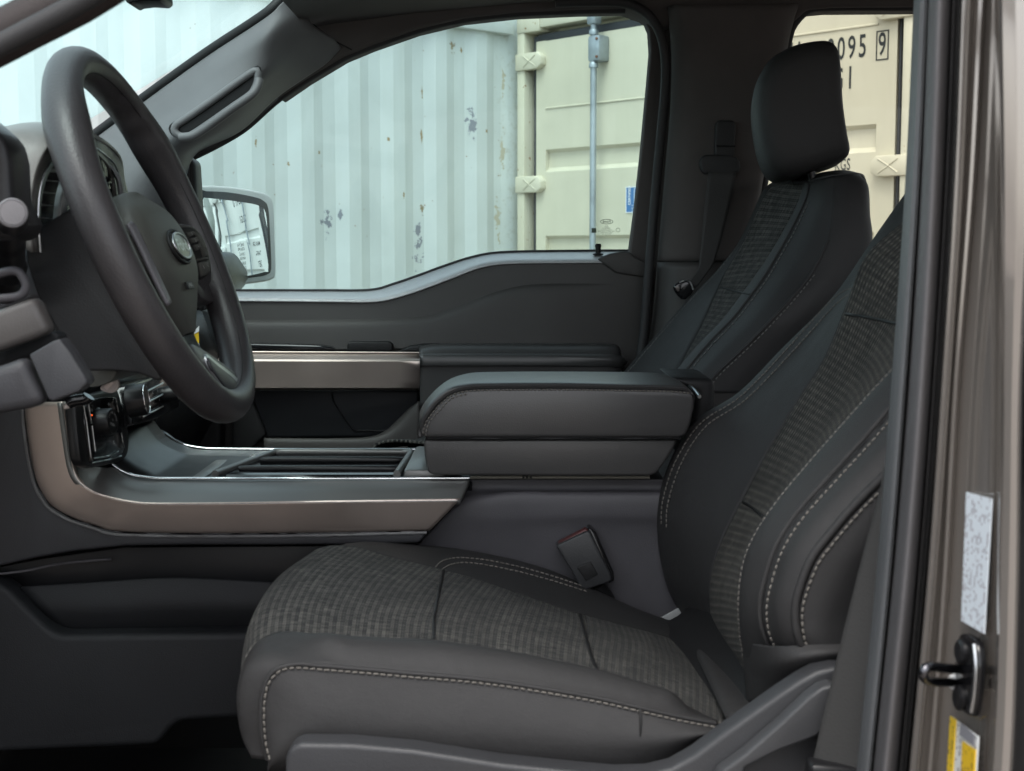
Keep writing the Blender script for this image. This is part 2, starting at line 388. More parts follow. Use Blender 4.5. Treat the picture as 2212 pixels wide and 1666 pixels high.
# ------------------------------------------------------------------ shipping containers
def container_paint(name, base, dirt, patches=(), streak=None, rust=.0, rough=.45):
    """painted steel; patches: (x, z, rx, rz, colour index) of worn-off paint in container-local metres"""
    b = NB(name); p = b.n('ShaderNodeBsdfPrincipled'); b.l(p.outputs[0], b.o.inputs[0]); setin(p, Roughness=rough)
    tc = b.n('ShaderNodeTexCoord'); sp = b.n('ShaderNodeSeparateXYZ'); b.l(tc.outputs['Object'], sp.inputs[0])
    cb = b.n('ShaderNodeCombineXYZ'); mz = b.n('ShaderNodeMath', _operation='MULTIPLY'); mz.inputs[1].default_value = .08
    b.l(sp.outputs[2], mz.inputs[0]); b.l(sp.outputs[0], cb.inputs[0]); b.l(sp.outputs[1], cb.inputs[1]); b.l(mz.outputs[0], cb.inputs[2])
    n1 = b.n('ShaderNodeTexNoise'); setin(n1, Scale=9.0, Detail=6.0, Roughness=.6); b.l(cb.outputs[0], n1.inputs['Vector'])   # vertical streaks
    mr = b.n('ShaderNodeMapRange'); setin(mr, From_Min=.45, From_Max=.8, To_Min=0, To_Max=.55); b.l(n1.outputs[0], mr.inputs[0])
    mx = b.n('ShaderNodeMix', _data_type='RGBA'); mx.inputs[6].default_value = (*base, 1); mx.inputs[7].default_value = (*dirt, 1); b.l(mr.outputs[0], mx.inputs[0])
    cur = mx.outputs[2]
    n0 = b.n('ShaderNodeTexNoise'); setin(n0, Scale=2.2, Detail=5.0); b.l(tc.outputs['Object'], n0.inputs['Vector'])
    m0 = b.n('ShaderNodeMapRange'); setin(m0, From_Min=.35, From_Max=.7, To_Min=.93, To_Max=1.06); b.l(n0.outputs[0], m0.inputs[0])
    mm = b.n('ShaderNodeMix', _data_type='RGBA', _blend_type='MULTIPLY'); mm.inputs[0].default_value = 1; b.l(cur, mm.inputs[6]); b.l(m0.outputs[0], mm.inputs[7]); cur = mm.outputs[2]
    if rust:
        ns = b.n('ShaderNodeTexNoise'); setin(ns, Scale=34.0, Detail=3.0); b.l(tc.outputs['Object'], ns.inputs['Vector'])
        r = b.n('ShaderNodeMapRange'); setin(r, From_Min=rust, From_Max=rust + .03); b.l(ns.outputs[0], r.inputs[0])
        m3 = b.n('ShaderNodeMix', _data_type='RGBA'); m3.inputs[7].default_value = (.25, .13, .05, 1); b.l(r.outputs[0], m3.inputs[0]); b.l(cur, m3.inputs[6]); cur = m3.outputs[2]
    nz = b.n('ShaderNodeTexNoise'); setin(nz, Scale=26.0, Detail=4.0, Roughness=.7); b.l(tc.outputs['Object'], nz.inputs['Vector'])
    for (x, z, rx, rz, c) in patches:
        a = b.n('ShaderNodeVectorMath', _operation='SUBTRACT'); a.inputs[1].default_value = (x, 0, z); b.l(tc.outputs['Object'], a.inputs[0])
        m_ = b.n('ShaderNodeVectorMath', _operation='MULTIPLY'); m_.inputs[1].default_value = (1 / rx, 0, 1 / rz); b.l(a.outputs[0], m_.inputs[0])
        ln = b.n('ShaderNodeVectorMath', _operation='LENGTH'); b.l(m_.outputs[0], ln.inputs[0])
        f = b.n('ShaderNodeMapRange'); setin(f, From_Min=1.0, From_Max=.0, To_Min=-.22, To_Max=.16); b.l(ln.outputs['Value'], f.inputs[0])
        s_ = b.n('ShaderNodeMath', _operation='ADD'); b.l(f.outputs[0], s_.inputs[0]); b.l(nz.outputs[0], s_.inputs[1])
        gt = b.n('ShaderNodeMapRange'); setin(gt, From_Min=.53, From_Max=.545); b.l(s_.outputs[0], gt.inputs[0])
        m4 = b.n('ShaderNodeMix', _data_type='RGBA'); m4.inputs[7].default_value = (*c, 1); b.l(gt.outputs[0], m4.inputs[0]); b.l(cur, m4.inputs[6]); cur = m4.outputs[2]
    if streak:
        x0, x1, c = streak
        f = b.n('ShaderNodeMapRange'); setin(f, From_Min=x0, From_Max=x1, To_Min=-.3, To_Max=.12); b.l(sp.outputs[0], f.inputs[0])
        s_ = b.n('ShaderNodeMath', _operation='ADD'); b.l(f.outputs[0], s_.inputs[0]); b.l(nz.outputs[0], s_.inputs[1])
        gt = b.n('ShaderNodeMapRange'); setin(gt, From_Min=.42, From_Max=.75, To_Max=.7); b.l(s_.outputs[0], gt.inputs[0])
        m5 = b.n('ShaderNodeMix', _data_type='RGBA'); m5.inputs[7].default_value = (*c, 1); b.l(gt.outputs[0], m5.inputs[0]); b.l(cur, m5.inputs[6]); cur = m5.outputs[2]
    b.l(cur, p.inputs['Base Color'])
    bn = b.n('ShaderNodeTexNoise'); setin(bn, Scale=5.0, Detail=3.0); b.l(tc.outputs['Object'], bn.inputs['Vector'])
    bp = b.n('ShaderNodeBump'); setin(bp, Strength=.25, Distance=.02); b.l(bn.outputs[0], bp.inputs['Height']); b.l(bp.outputs[0], p.inputs['Normal'])
    return b.m
def lroot(name, origin, ex):
    ex = Vector((ex[0], ex[1], 0)).normalized(); ey = Vector((-ex.y, ex.x, 0))
    o = bpy.data.objects.new(name, None); COL.objects.link(o)
    o.matrix_world = Matrix(((ex.x, ey.x, 0, origin[0]), (ex.y, ey.y, 0, origin[1]), (0, 0, 1, 0), (0, 0, 0, 1)))
    bpy.context.view_layer.update(); return o, ex, ey
def loc(o):
    o.matrix_parent_inverse = Matrix.Identity(4); return o
def lbox(name, lo, hi, mat, parent, bevel=.004): return loc(box(name, lo, hi, mat, parent, bevel))
def strip_mesh(name, prof, x0, x1, mat, parent):
    """prof: (y,z) polyline swept along local x"""
    bm = bmesh.new()
    A = [bm.verts.new((x0, y, z)) for y, z in prof]; B = [bm.verts.new((x1, y, z)) for y, z in prof]
    for i in range(len(A) - 1): bm.faces.new((A[i], A[i + 1], B[i + 1], B[i]))
    return loc(finish(bm, name, mat, parent, 0, sharp=20))
CRN = Vector((.028, 7.70, 0))
WD = Vector((.742, .670, 0)).normalized(); ED = Vector((.674, -.738, 0)).normalized()
# --- pale container whose long corrugated side fills the windows
WL = 6.06
wroot, wex, wey = lroot('shipping_container', CRN - WD * WL - WD * .02, WD)
def wl(px, py):
    p = hit(px, py, CRN, -wey); q = p - Vector(wroot.location); return q.dot(wex), p.z
GREY = (.20, .215, .25)
pat = []
for (px, py, w_, h_) in ((1030, 268, 22, 60), (718, 478, 26, 46), (916, 500, 14, 60), (914, 555, 20, 44), (745, 462, 8, 26), (990, 95, 14, 24), (1016, 222, 5, 8), (925, 455, 10, 22)):
    s0, z0 = wl(px, py); s1, _ = wl(px + w_, py); _, z1 = wl(px, py - h_)
    pat.append((s0, z0, abs(s1 - s0), abs(z1 - z0), GREY if h_ > 25 else (.22, .17, .09)))
for (px, py, w_, h_) in ((988, 100, 3.0, 30), (1010, 108, 2.5, 22), (925, 200, 2.0, 34), (924, 292, 2.0, 46), (700, 330, 4, 10), (635, 350, 3, 14), (880, 420, 2, 20), (1098, 330, 6, 90), (1088, 470, 8, 90), (1100, 180, 4, 60), (560, 310, 2, 30), (1060, 285, 3, 14), (850, 300, 3, 10), (420, 60, 3, 8), (470, 95, 4, 7)):
    s0, z0 = wl(px, py); s1, _ = wl(px + w_, py); _, z1 = wl(px, py - h_)
    pat.append((s0, z0, abs(s1 - s0) * 2, abs(z1 - z0), (.27, .20, .10) if h_ < 50 else (.42, .40, .31)))
wpaint = container_paint('pale_green_white_paint', (.55, .60, .595), (.47, .51, .48), pat, (5.75, 6.4, (.30, .26, .16)), rust=.73)
s646 = wl(646, 300)[0]; PITCH = .278
bm = bmesh.new(); xs = []
k0 = int(-s646 / PITCH) - 1
for k in range(k0, k0 + 40):
    b0 = s646 + k * PITCH
    for dx, dy in ((-.034, .021), (.034, 0.0), (.106, 0.0), (.172, .021)):
        x = b0 + dx
        if 0.06 < x < WL - .06: xs.append((x, dy))
xs = [(0.06, .018)] + xs + [(WL - .06, .018)]
lo_ = [bm.verts.new((x, y + .03, .16)) for x, y in xs]; hi_ = [bm.verts.new((x, y + .03, 2.47)) for x, y in xs]
for i in range(len(xs) - 1): bm.faces.new((lo_[i], lo_[i + 1], hi_[i + 1], hi_[i]))
loc(finish(bm, 'corrugated_side', wpaint, wroot, 0, sharp=15))
lbox('top_rail', (0, 0, 2.47), (WL, .09, 2.59), wpaint, wroot); lbox('bottom_rail', (0, 0, .02), (WL, .1, .16), wpaint, wroot)
lbox('corner_post', (0, .0, .02), (.06, .12, 2.59), wpaint, wroot); lbox('corner_post', (WL - .085, .050, .02), (WL + .080, .16, 2.585), wpaint, wroot)
lbox('body', (.03, .10, .05), (WL - .03, 2.43, 2.56), wpaint, wroot)
tag(wroot, 'pale greenish white shipping container, long corrugated side with scraped grey paint patches', 'container')

def door_container(name, origin, exdir, paint, postpaint, rodmat, gaskmat, lines, label, rods, leafx=(.09, 1.205, 1.233, 2.348)):
    root, ex, ey = lroot(name, origin, exdir); H_ = 2.591; Wd = 2.438
    lbox('body', (.02, .14, .05), (Wd - .02, 6.05, 2.57), paint, root)
    lbox('corner_post', (0, 0, .11), (.055, .14, 2.48), postpaint, root); lbox('corner_post', (Wd - .06, 0, .11), (Wd, .14, 2.48), postpaint, root, .012)
    for x in (0, Wd - .178):
        for z in (0, H_ - .118): lbox('corner_casting', (x, -.006, z), (x + .178, .16, z + .118), postpaint, root, .008)
    lbox('door_header', (.178, .0, 2.49), (Wd - .178, .12, H_ - .003), paint, root); lbox('door_sill', (.178, 0, .02), (Wd - .178, .12, .15), paint, root)
    for j, (a, b_) in enumerate(((leafx[0], leafx[1]), (leafx[2], leafx[3]))):
        lf = lbox('door_leaf', (a + .03, .055, .185), (b_ - .03, .085, 2.425), paint, root)
        def sub(o): 
            o.parent = lf; return loc(o)
        # flat border, pressed panel with recessed bands
        prof = [(.030, .19)]
        for zc in (.415, .875, 1.33, 1.79):
            prof += [(.030, zc - .062), (.064, zc - .03), (.064, zc + .035), (.030, zc + .058)]
        wz = 2.06 if j == 0 else 2.262
        prof += [(.030, wz), (.024, wz + .003), (.024, wz + .008), (.030, wz + .011), (.030, 2.42)]
        m0, m1 = a + .105, b_ - .105
        sub(strip_mesh('pressed_panel', prof, m0, m1, paint, lf))
        bm = bmesh.new()   # the borders that close the recesses at both sides
        for (x0, x1) in ((a + .03, m0), (m1, b_ - .03)):
            v = [bm.verts.new(c) for c in ((x0, .03, .187), (x1 + (.018 if j and x1 > m1 else 0), .03, .187), (x1 + (.018 if j and x1 > m1 else 0), .03, 2.423), (x0, .03, 2.423))]; bm.faces.new(v)
        for xx in (m0, m1):
            for zc in (.415, .875, 1.33, 1.79):
                v = [bm.verts.new(c) for c in ((xx, .03, zc - .062), (xx, .064, zc - .03), (xx, .064, zc + .035), (xx, .03, zc + .058))]; bm.faces.new(v)
        sub(finish(bm, 'leaf_border', paint, lf, 0, sharp=15))
        for nm, lo, hi in (('gasket', (a, .04, .155), (a + .034, .06, 2.455)), ('gasket', (b_ - (.03 if j == 0 else .012), .042, .155), (b_, .06, 2.455)), ('gasket', (a + .034, .038, 2.418), (b_ - .03, .06, 2.462)), ('gasket', (a + .034, .038, .155), (b_ - .03, .06, .187))):
            sub(lbox(nm, lo, hi, gaskmat, lf, .003))
        hx = a if j == 0 else b_
        for z in (2.32, 1.665, 1.00, .36):
            bm = bmesh.new()
            s_ = 1 if j == 0 else -1; q = .044
            pts = [(-.095, -q), (-.02, -q), (.07, -q), (.105, -q * .55), (.105, q * .4), (.08, q), (-.02, q), (-.095, q)]
            fr = [bm.verts.new((hx + s_ * x, -.012, z + y)) for x, y in pts]; bk = [bm.verts.new((hx + s_ * x, .034, z + y)) for x, y in pts]
            bm.faces.new(fr); bm.faces.new(bk[::-1])
            for i in range(8): bm.faces.new((fr[i], bk[i], bk[(i + 1) % 8], fr[(i + 1) % 8]))
            # a raised cross on the hinge blade
            hg = sub(finish(bm, 'hinge', paint, lf, .006, 2))
            for sg in (1, -1):
                P = [Vector((hx + s_ * -.03, -.013, z - sg * .030)), Vector((hx + s_ * .015, -.0125, z)), Vector((hx + s_ * .065, -.012, z + sg * .030))]
                r_ = loc(tube('hinge_rib', P, .0035, paint, root, n=10, seg=6)); r_.parent = lf
    for (x, _) in rods:
        pts = [Vector((x, -.030, .1)), Vector((x, -.030, 1.2)), Vector((x, -.030, 2.50))]
        rd = loc(tube('lock_rod', pts, .0168, rodmat, root, n=3, seg=16))
        for z in (2.33, 1.10, .3):
            br = lbox('rod_bracket', (x - .026, -.05, z - .065), (x + .055, .032, z + .065), rodmat, root, .012)
            br.parent = rd
            for sx in (.042,):
                for sz in (-.045, .045):
                    bl = loc(lathe('bolt', [(.007, 0), (.007, .006), (.004, .008)], (x + sx, -.05, z + sz), (0, -1, 0), M['rust'], root, 8)); bl.parent = rd
        c_ = loc(lathe('rod_collar', [(.024, 0), (.024, .02), (.021, .025)], (x, -.03, 2.40), (0, 0, 1), rodmat, root, 16)); c_.parent = rd
        c_ = loc(lathe('rod_collar', [(.024, 0), (.024, .02), (.021, .025)], (x, -.03, 2.235), (0, 0, 1), rodmat, root, 16)); c_.parent = rd
        k_ = lbox('cam_keeper', (x - .03, -.055, 2.45), (x + .03, .0, 2.53), rodmat, root, .01); k_.parent = rd
    for (body, size, x, z, xs_, *sp_c) in lines:
        t = text('marking', body, size, M['print'], root, (x, .0285, z), (1, 0, 0), (0, 0, 1), xs=xs_, align='LEFT', bold=.012, sp=sp_c[0] if sp_c else 1.05)
        loc(t)
    tag(root, label, 'container')
    return root, ex, ey
M['rust'] = plastic('rusty_bolt', (.16, .07, .04), .8)
galv = plastic('galvanised_steel', (.33, .37, .40), .45, grain=60, bump=.2, metal=.7, var=.3)
gask = plastic('door_gasket', (.035, .038, .045), .6)
bpaint = container_paint('beige_paint', (.60, .57, .45), (.52, .49, .38), rust=.77)
bpost = container_paint('beige_post_paint', (.58, .555, .44), (.46, .41, .30), rust=.69)
def bl(px, py):
    ey = Vector((-ED.y, ED.x, 0)); p = hit(px, py, CRN + ey * .03, -ey); return (p - CRN).dot(ED), p.z
rodx = bl(1299, 300)[0]
def cap(px0, py0, py1):
    s0, z0 = bl(px0, py0); _, z1 = bl(px0, py1); return s0, (z0 + z1) / 2, abs(z1 - z0) / .70
L = []
s, z, h = cap(1783, 95, 134); sz = .137
L.append(('0095', sz, bl(1786, 105)[0], bl(1830, 106)[1], .62, 1.28))
L.append(('U', sz, bl(1707, 115)[0], bl(1715, 118)[1], .60))
L.append(('9', sz, bl(1897, 98)[0], bl(1905, 98)[1], .60))
L.append(('22G1', sz, bl(1752, 180)[0], bl(1812, 173)[1], .62, 1.28))
L.append(('KGS', .072, bl(1803, 357)[0], bl(1820, 357)[1], .60))
broot, bex, bey = door_container('shipping_container', CRN, ED, bpaint, bpost, galv, gask, L, 'beige shipping container seen from its door end with galvanised lock rod', [(rodx, 0), (bl(1480, 300)[0], 0), (bl(1640, 300)[0], 0)])
# box drawn round the check digit
cx, cz = bl(1906, 98); x0, x1 = bl(1893, 98)[0], bl(1920, 98)[0]; z0, z1 = bl(1906, 130)[1], bl(1906, 66)[1]
for (a, b_, c, d) in ((x0, x1, z0, z0 + .005), (x0, x1, z1 - .005, z1), (x0, x0 + .005, z0 + .005, z1 - .005), (x1 - .005, x1, z0 + .005, z1 - .005)):
    lbox('marking_frame', (a, .0275, c), (b_, .0298, d), M['print'], broot, 0)
sx0, sz0 = bl(1353, 404); sx1, sz1 = bl(1398, 459)
blue = plainmat('blue_sticker', (.06, .17, .38), .5); whitep = plainmat('white_print', (.75, .78, .8), .6)
st = lbox('sticker', (sx0, .0265, sz1), (sx1, .0298, sz0), blue, broot, 0)
def chl(o): o.parent = st; return loc(o)
for (a, b_, c, d) in ((0, 1, .97, 1), (0, 1, 0, .03), (0, .03, .03, .97), (.4, .95, .92, .935), (.4, .42, .35, .9), (.5, .53, .4, .88), (.5, .9, .4, .43)):
    chl(lbox('sticker_print', (sx0 + (sx1 - sx0) * a, .0255, sz1 + (sz0 - sz1) * c), (sx0 + (sx1 - sx0) * b_, .0266, sz1 + (sz0 - sz1) * d), whitep, broot, 0))
chl(text('sticker_print', 'CERTIFIED', .022, whitep, broot, (sx0 + .026, .0255, (sz0 + sz1) / 2 + .022), (0, 0, 1), (-1, 0, 0), xs=.95, bold=.02))
for k in range(3): chl(text('sticker_print', 'CERTIFIED', .011, whitep, broot, (sx0 + .06, .0255, sz1 + .010 + .013 * k), (1, 0, 0), (0, 0, 1), xs=.8))
# --- next container along the row, seen as a sliver and in the door mirror
p3 = container_paint('white_door_paint', (.66, .69, .67), (.55, .57, .54), rust=.80)
L3 = [('MSEU 218541 0', .125, 1.36, 2.20, .62), ('22G1', .125, 1.62, 1.99, .62)]
for k, (a, b_, c) in enumerate((('MAX.GR.', '30,480 KGS', '67,200 LBS'), ('TARE', '2,180 KGS', '4,810 LBS'), ('NET', '28,300 KGS', '62,390 LBS'))):
    z = 1.66 - k * .115
    L3 += [(a, .075, 1.36, z, .7), (b_, .05, 1.78, z + .022, .7), (c, .05, 1.78, z - .030, .7)]
croot, _, _ = door_container('shipping_container', CRN + ED * 2.56 + Vector((.02, .015, 0)), ED, p3, p3, galv, gask, L3, 'white shipping container, thin sliver beyond the beige one, its lettered doors reflected in the mirror', [(.32, 0), (.80, 0), (1.64, 0), (2.12, 0)])
door_container('shipping_container', CRN + ED * 5.10 + Vector((.03, .02, 0)), ED, p3, p3, galv, gask, [], 'white shipping container at the edge of the door mirror reflection', [(.32, 0), (.80, 0), (1.64, 0), (2.12, 0)])
# ------------------------------------------------------------------ the truck: shell, pillars, passenger door, glass
T = empty('pickup_truck', (0.2, 1.70, 0))
tag(T, 'pickup truck cab with dark grey interior and bronze paint, driver door open', 'truck')
# shell that closes the cab where the photo does not look
def quadbox(name, lo, hi, mat, parent=T, bevel=.01): return box(name, lo, hi, mat, parent, bevel)
Z0 = CAMZ
roof = loft('roof', [[Vector((x, y, Z0 + z)) for x, z in ((-.36, .435), (0, .475), (.5, .485), (1.75, .47))] for y, dz in ((.86, 0), (1.2, 0), (1.7, 0), (2.2, 0), (2.56, 0))], M['head'], T, nrow=12, sub=4)
m = roof.modifiers.new('thickness', 'SOLIDIFY'); m.thickness = .05; m.offset = 1
quadbox('floor', (-1.25, .86, Z0 - .96), (1.75, 2.56, Z0 - .90), M['carpet'])
quadbox('firewall', (-1.25, .86, Z0 - .90), (-1.20, 2.56, Z0 + .02), M['carpet'])
quadbox('cab_back', (1.75, .86, Z0 - .96), (1.80, 2.56, Z0 - .05), M['head'])
quadbox('door_sill', (-1.2, .84, Z0 - .93), (.30, .95, Z0 - .80), M['trimlow'])
quadbox('rear_door', (.33, .80, Z0 - .9), (1.6, .86, Z0 - .05), plastic('rear_door_paint', (.27, .247, .225), .12, bump=.0, metal=.5, coat=1.0), T, .02)
rb = quadbox('rear_bench', (1.05, .98, Z0 - .90), (1.70, 2.42, Z0 - .42), M['seat'], T, .06)
rbb = quadbox('rear_backrest', (1.52, .98, Z0 - .42), (1.72, 2.42, Z0 + .05), M['seat'], T, .06)
rbb.parent = rb; rbb.matrix_parent_inverse = Matrix.Identity(4)
# windshield
ws = loft('windshield', [[Vector((-1.06, y, Z0 + .03)), Vector((-.70, y, Z0 + .245)), Vector((-.36, y, Z0 + .44))] for y in (.92, 1.3, 1.7, 2.1, 2.44)], M['wind'], T, nrow=8, sub=3, thick=.005)
# passenger A-pillar trim: from the glass edge, over the handle ridge, to the door frame
AG = [(150, 338, 2.46), (215, 292, 2.45), (330, 206, 2.42), (450, 120, 2.38), (545, 58, 2.34), (588, 28, 2.33), (615, 2, 2.34), (650, -8, 2.36)]
A2 = [(170, 400, 2.42), (265, 320, 2.41), (372, 236, 2.38), (490, 146, 2.34), (565, 88, 2.32), (610, 50, 2.33), (640, 38, 2.35), (670, 46, 2.38)]
A3 = [(250, 470, 2.40), (318, 360, 2.38), (372, 297, 2.35), (470, 236, 2.32), (560, 165, 2.33), (608, 110, 2.35), (655, 76, 2.37), (696, 68, 2.40)]
A4 = [(330, 470, 2.42), (380, 365, 2.40), (405, 325, 2.38), (500, 262, 2.36), (590, 178, 2.38), (650, 128, 2.40), (690, 98, 2.41), (722, 87, 2.42)]
A5 = [(380, 480, 2.48), (400, 400, 2.47), (424, 334, 2.46), (520, 284, 2.45), (597, 213, 2.45), (655, 172, 2.45), (705, 138, 2.45), (738, 104, 2.45)]
ap = loft('pillar_trim', [AG, A2, A3, A4, A5], M['pillar'], T, nrow=60, sub=10, thick=.006)
tube('pillar_edge_seal', [(p[0] - 4, p[1] - 4, p[2] + .01) for p in AG], .010, M['dark'], ap)
# grab handle in the pillar: rim, and a near-black plate for the shade in the pocket
def apt(px, py, lift=.0): return at(px, py, 2.318 - lift)
rim = [(366, 278), (372, 268), (400, 250), (460, 210), (520, 168), (545, 150), (557, 144), (562, 150), (561, 172), (556, 190), (545, 207), (500, 240), (440, 280), (412, 297), (395, 300), (375, 293)]
mid_h = [(377, 281), (381, 270), (402, 256), (460, 216), (520, 173), (545, 156), (555, 153), (557, 160), (556, 176), (549, 194), (538, 207), (500, 233), (440, 275), (413, 292), (397, 296), (382, 290)]
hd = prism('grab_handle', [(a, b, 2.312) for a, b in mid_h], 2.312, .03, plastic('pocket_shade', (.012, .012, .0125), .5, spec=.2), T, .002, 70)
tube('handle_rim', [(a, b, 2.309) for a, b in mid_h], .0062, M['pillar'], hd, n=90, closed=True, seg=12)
tube('handle_seam', [(a, b, 2.318) for a, b in rim], .0018, M['dark'], hd, n=80, closed=True, seg=6)
tube('handle_grip', [(388, 297, 2.300), (414, 294, 2.298), (442, 278, 2.296), (500, 236, 2.294), (540, 208, 2.296), (554, 192, 2.300), (560, 172, 2.306)], .0075, M['pillar'], hd, n=40, seg=12)
# header over the doors
WT = [(597, 213), (660, 170), (740, 122), (800, 97), (900, 62), (1000, 38), (1118, 25), (1250, 19), (1350, 17)]
hdr = [(640, -10), (662, 38), (700, 72), (740, 92), (660, 165)] 
prism('door_header', [(640, -90), (648, 10), (668, 44), (640, 110), (600, 185), (597, 213), (660, 170), (740, 122), (800, 97), (900, 62), (1000, 38), (1118, 25), (1250, 19), (1350, 17), (1390, 32), (1430, 60), (1470, 45), (1700, 40), (1712, 50), (1745, 20), (1800, 15), (2050, 13), (2050, -90)], 2.452, .09, M['head'], T, .006)
tube('window_seal', [(418, 338, 2.465), (470, 312, 2.465), (530, 276, 2.465)] + [(a, b + 4, 2.47) for a, b in WT], .007, M['rubber'], T, n=60)
tube('header_seam', [(643, -20, 2.435), (650, 15, 2.43), (668, 44, 2.43), (700, 72, 2.432), (722, 88, 2.434), (760, 108, 2.44)], .0013, M['dark'], T, n=30, seg=6)
# rear part of the passenger door frame, seal and B-pillar
frame_r = [(1345, 17), (1372, 22), (1392, 38), (1403, 65), (1406, 110), (1400, 180), (1386, 330), (1373, 450), (1360, 548), (1358, 575), (1400, 575), (1410, 450), (1424, 300), (1434, 180), (1434, 110), (1424, 70), (1400, 30), (1370, 10)]
prism('window_frame', frame_r, 2.50, .05, M['head'], T, .006)
tube('door_seal', [(1200, 6, 2.43), (1300, 4, 2.43), (1355, 8, 2.43), (1398, 30, 2.43), (1424, 68, 2.43), (1437, 125, 2.43), (1436, 200, 2.43), (1426, 310, 2.43), (1413, 450, 2.43), (1402, 580, 2.43), (1388, 740, 2.43), (1370, 830, 2.43)], .0085, M['rubber'], T, n=80)
bp = loft('pillar_trim', [
    [(1440, 20, 2.46), (1450, 110, 2.46), (1448, 230, 2.46), (1434, 400, 2.46), (1420, 563, 2.46)],
    [(1448, 12, 2.43), (1462, 110, 2.43), (1459, 230, 2.43), (1445, 400, 2.43), (1428, 563, 2.43)],
    [(1480, 12, 2.405), (1500, 110, 2.405), (1497, 230, 2.405), (1483, 400, 2.405), (1466, 563, 2.405)],
    [(1590, 10, 2.40), (1590, 110, 2.40), (1583, 230, 2.40), (1568, 400, 2.40), (1552, 563, 2.40)],
    [(1670, 10, 2.41), (1668, 80, 2.41), (1660, 230, 2.41), (1630, 400, 2.41), (1610, 563, 2.41)],
    [(1722, 10, 2.44), (1702, 80, 2.44), (1682, 230, 2.44), (1645, 400, 2.44), (1630, 563, 2.44)],
    [(1730, 10, 2.50), (1706, 85, 2.50), (1684, 230, 2.50), (1648, 400, 2.50), (1636, 563, 2.50)]], M['head'], T, nrow=40, sub=6, thick=.006)
loft('pillar_trim', [
    [(1419, 567, 2.46), (1410, 680, 2.46), (1398, 760, 2.46), (1385, 900, 2.46)],
    [(1427, 567, 2.43), (1420, 680, 2.43), (1408, 760, 2.43), (1395, 900, 2.43)],
    [(1470, 567, 2.40), (1462, 680, 2.40), (1450, 760, 2.40), (1440, 900, 2.40)],
    [(1560, 567, 2.395), (1552, 680, 2.395), (1545, 760, 2.395), (1540, 900, 2.395)],
    [(1650, 567, 2.44), (1650, 680, 2.44), (1650, 760, 2.44), (1650, 900, 2.44)]], M['trim'], T, nrow=24, sub=6, thick=.006)
prism('pillar_core', [(1400, 30), (1690, 30), (1700, 90), (1640, 400), (1600, 900), (1370, 900), (1400, 560), (1430, 200)], 2.515, .06, M['head'], T, .004)
tube('rear_window_seal', [(1990, 16, 2.47), (1800, 16, 2.47), (1748, 22, 2.47), (1716, 52, 2.47), (1703, 88, 2.47), (1690, 170, 2.47), (1650, 400, 2.47), (1630, 560, 2.47)], .007, M['rubber'], T, n=60)
prism('rear_door_trim', [(1560, 560), (2200, 548), (2200, 1100), (1560, 1100)], 2.50, .05, M['trim'], T, .01)
prism('rear_window_pane', [(1735, 0), (1690, 60), (1660, 300), (1610, 580), (2250, 580), (2250, 0)], 2.53, .004, M['clear'], T)
prism('rear_roof_trim', [(1700, -90), (1700, 10), (2300, 6), (2300, -90)], 2.47, .08, M['head'], T, .01)

# passenger door
D = prism('passenger_door', [(480, 650), (515, 643), (600, 645), (700, 646), (805, 646), (850, 638), (900, 621), (960, 599), (1040, 571), (1095, 563), (1290, 561), (1330, 560), (1393, 562), (1398, 575), (1395, 640), (1386, 740), (1370, 830), (1360, 1000), (480, 1000)], 2.46, .06, M['trim'], T, .006)
D['label'] = 'charcoal passenger door panel below the window'
sill_out = [(470, 629, 2.535), (600, 629, 2.535), (700, 629, 2.535), (800, 628, 2.535), (850, 615, 2.535), (900, 598, 2.535), (960, 576, 2.535), (1020, 557, 2.535), (1080, 547, 2.535), (1200, 544, 2.535), (1362, 543, 2.535)]
sill_mid = [(470, 636, 2.505), (600, 636, 2.505), (700, 637, 2.505), (806, 636, 2.505), (856, 625, 2.505), (906, 608, 2.505), (964, 586, 2.505), (1026, 563, 2.505), (1086, 553, 2.505), (1200, 550, 2.505), (1362, 549, 2.505)]
sill_in = [(470, 642, 2.462), (600, 643, 2.462), (700, 644, 2.462), (808, 644, 2.462), (860, 633, 2.462), (910, 617, 2.462), (968, 595, 2.462), (1032, 571, 2.462), (1090, 562, 2.462), (1200, 560, 2.462), (1362, 559, 2.462)]
sill_low = [(470, 650, 2.455), (600, 651, 2.455), (700, 652, 2.455), (810, 652, 2.455), (864, 641, 2.455), (914, 625, 2.455), (972, 603, 2.455), (1036, 579, 2.455), (1094, 570, 2.455), (1200, 568, 2.455), (1362, 567, 2.455)]
M['sill'] = leather('sky_lit_sill_grain', (.44, .45, .455), .28, 150, 1.0, 1.0)  # grey plastic; the sky's brightness on it is put into the pale base colour
loft('sill_strip', [sill_out, sill_mid, sill_in, sill_low], M['sill'], D, nrow=70, sub=5, thick=.004)
tube('glass_run_seal', [(a, b - 1, c) for a, b, c in sill_out], .0028, M['rubber'], D, n=70, seg=8)
prism('sill_end_cap', [(1290, 560), (1318, 548), (1345, 543), (1362, 545), (1372, 556), (1396, 566), (1396, 600), (1330, 590)], 2.452, .03, M['trim'], D, .004)
lathe('lock_knob', [(.009, 0), (.010, .002), (.0048, .004), (.0048, .012), (.0058, .017), (.004, .02)], at(1292, 551, 2.49), (0, 0, 1), M['dark'], D, 16)
wp = prism('window_pane', [(400, 640), (400, 320), (597, 200), (800, 80), (1000, 20), (1200, 0), (1420, 0), (1370, 600), (1080, 590), (900, 640)], 2.545, .004, M['glass'], D)
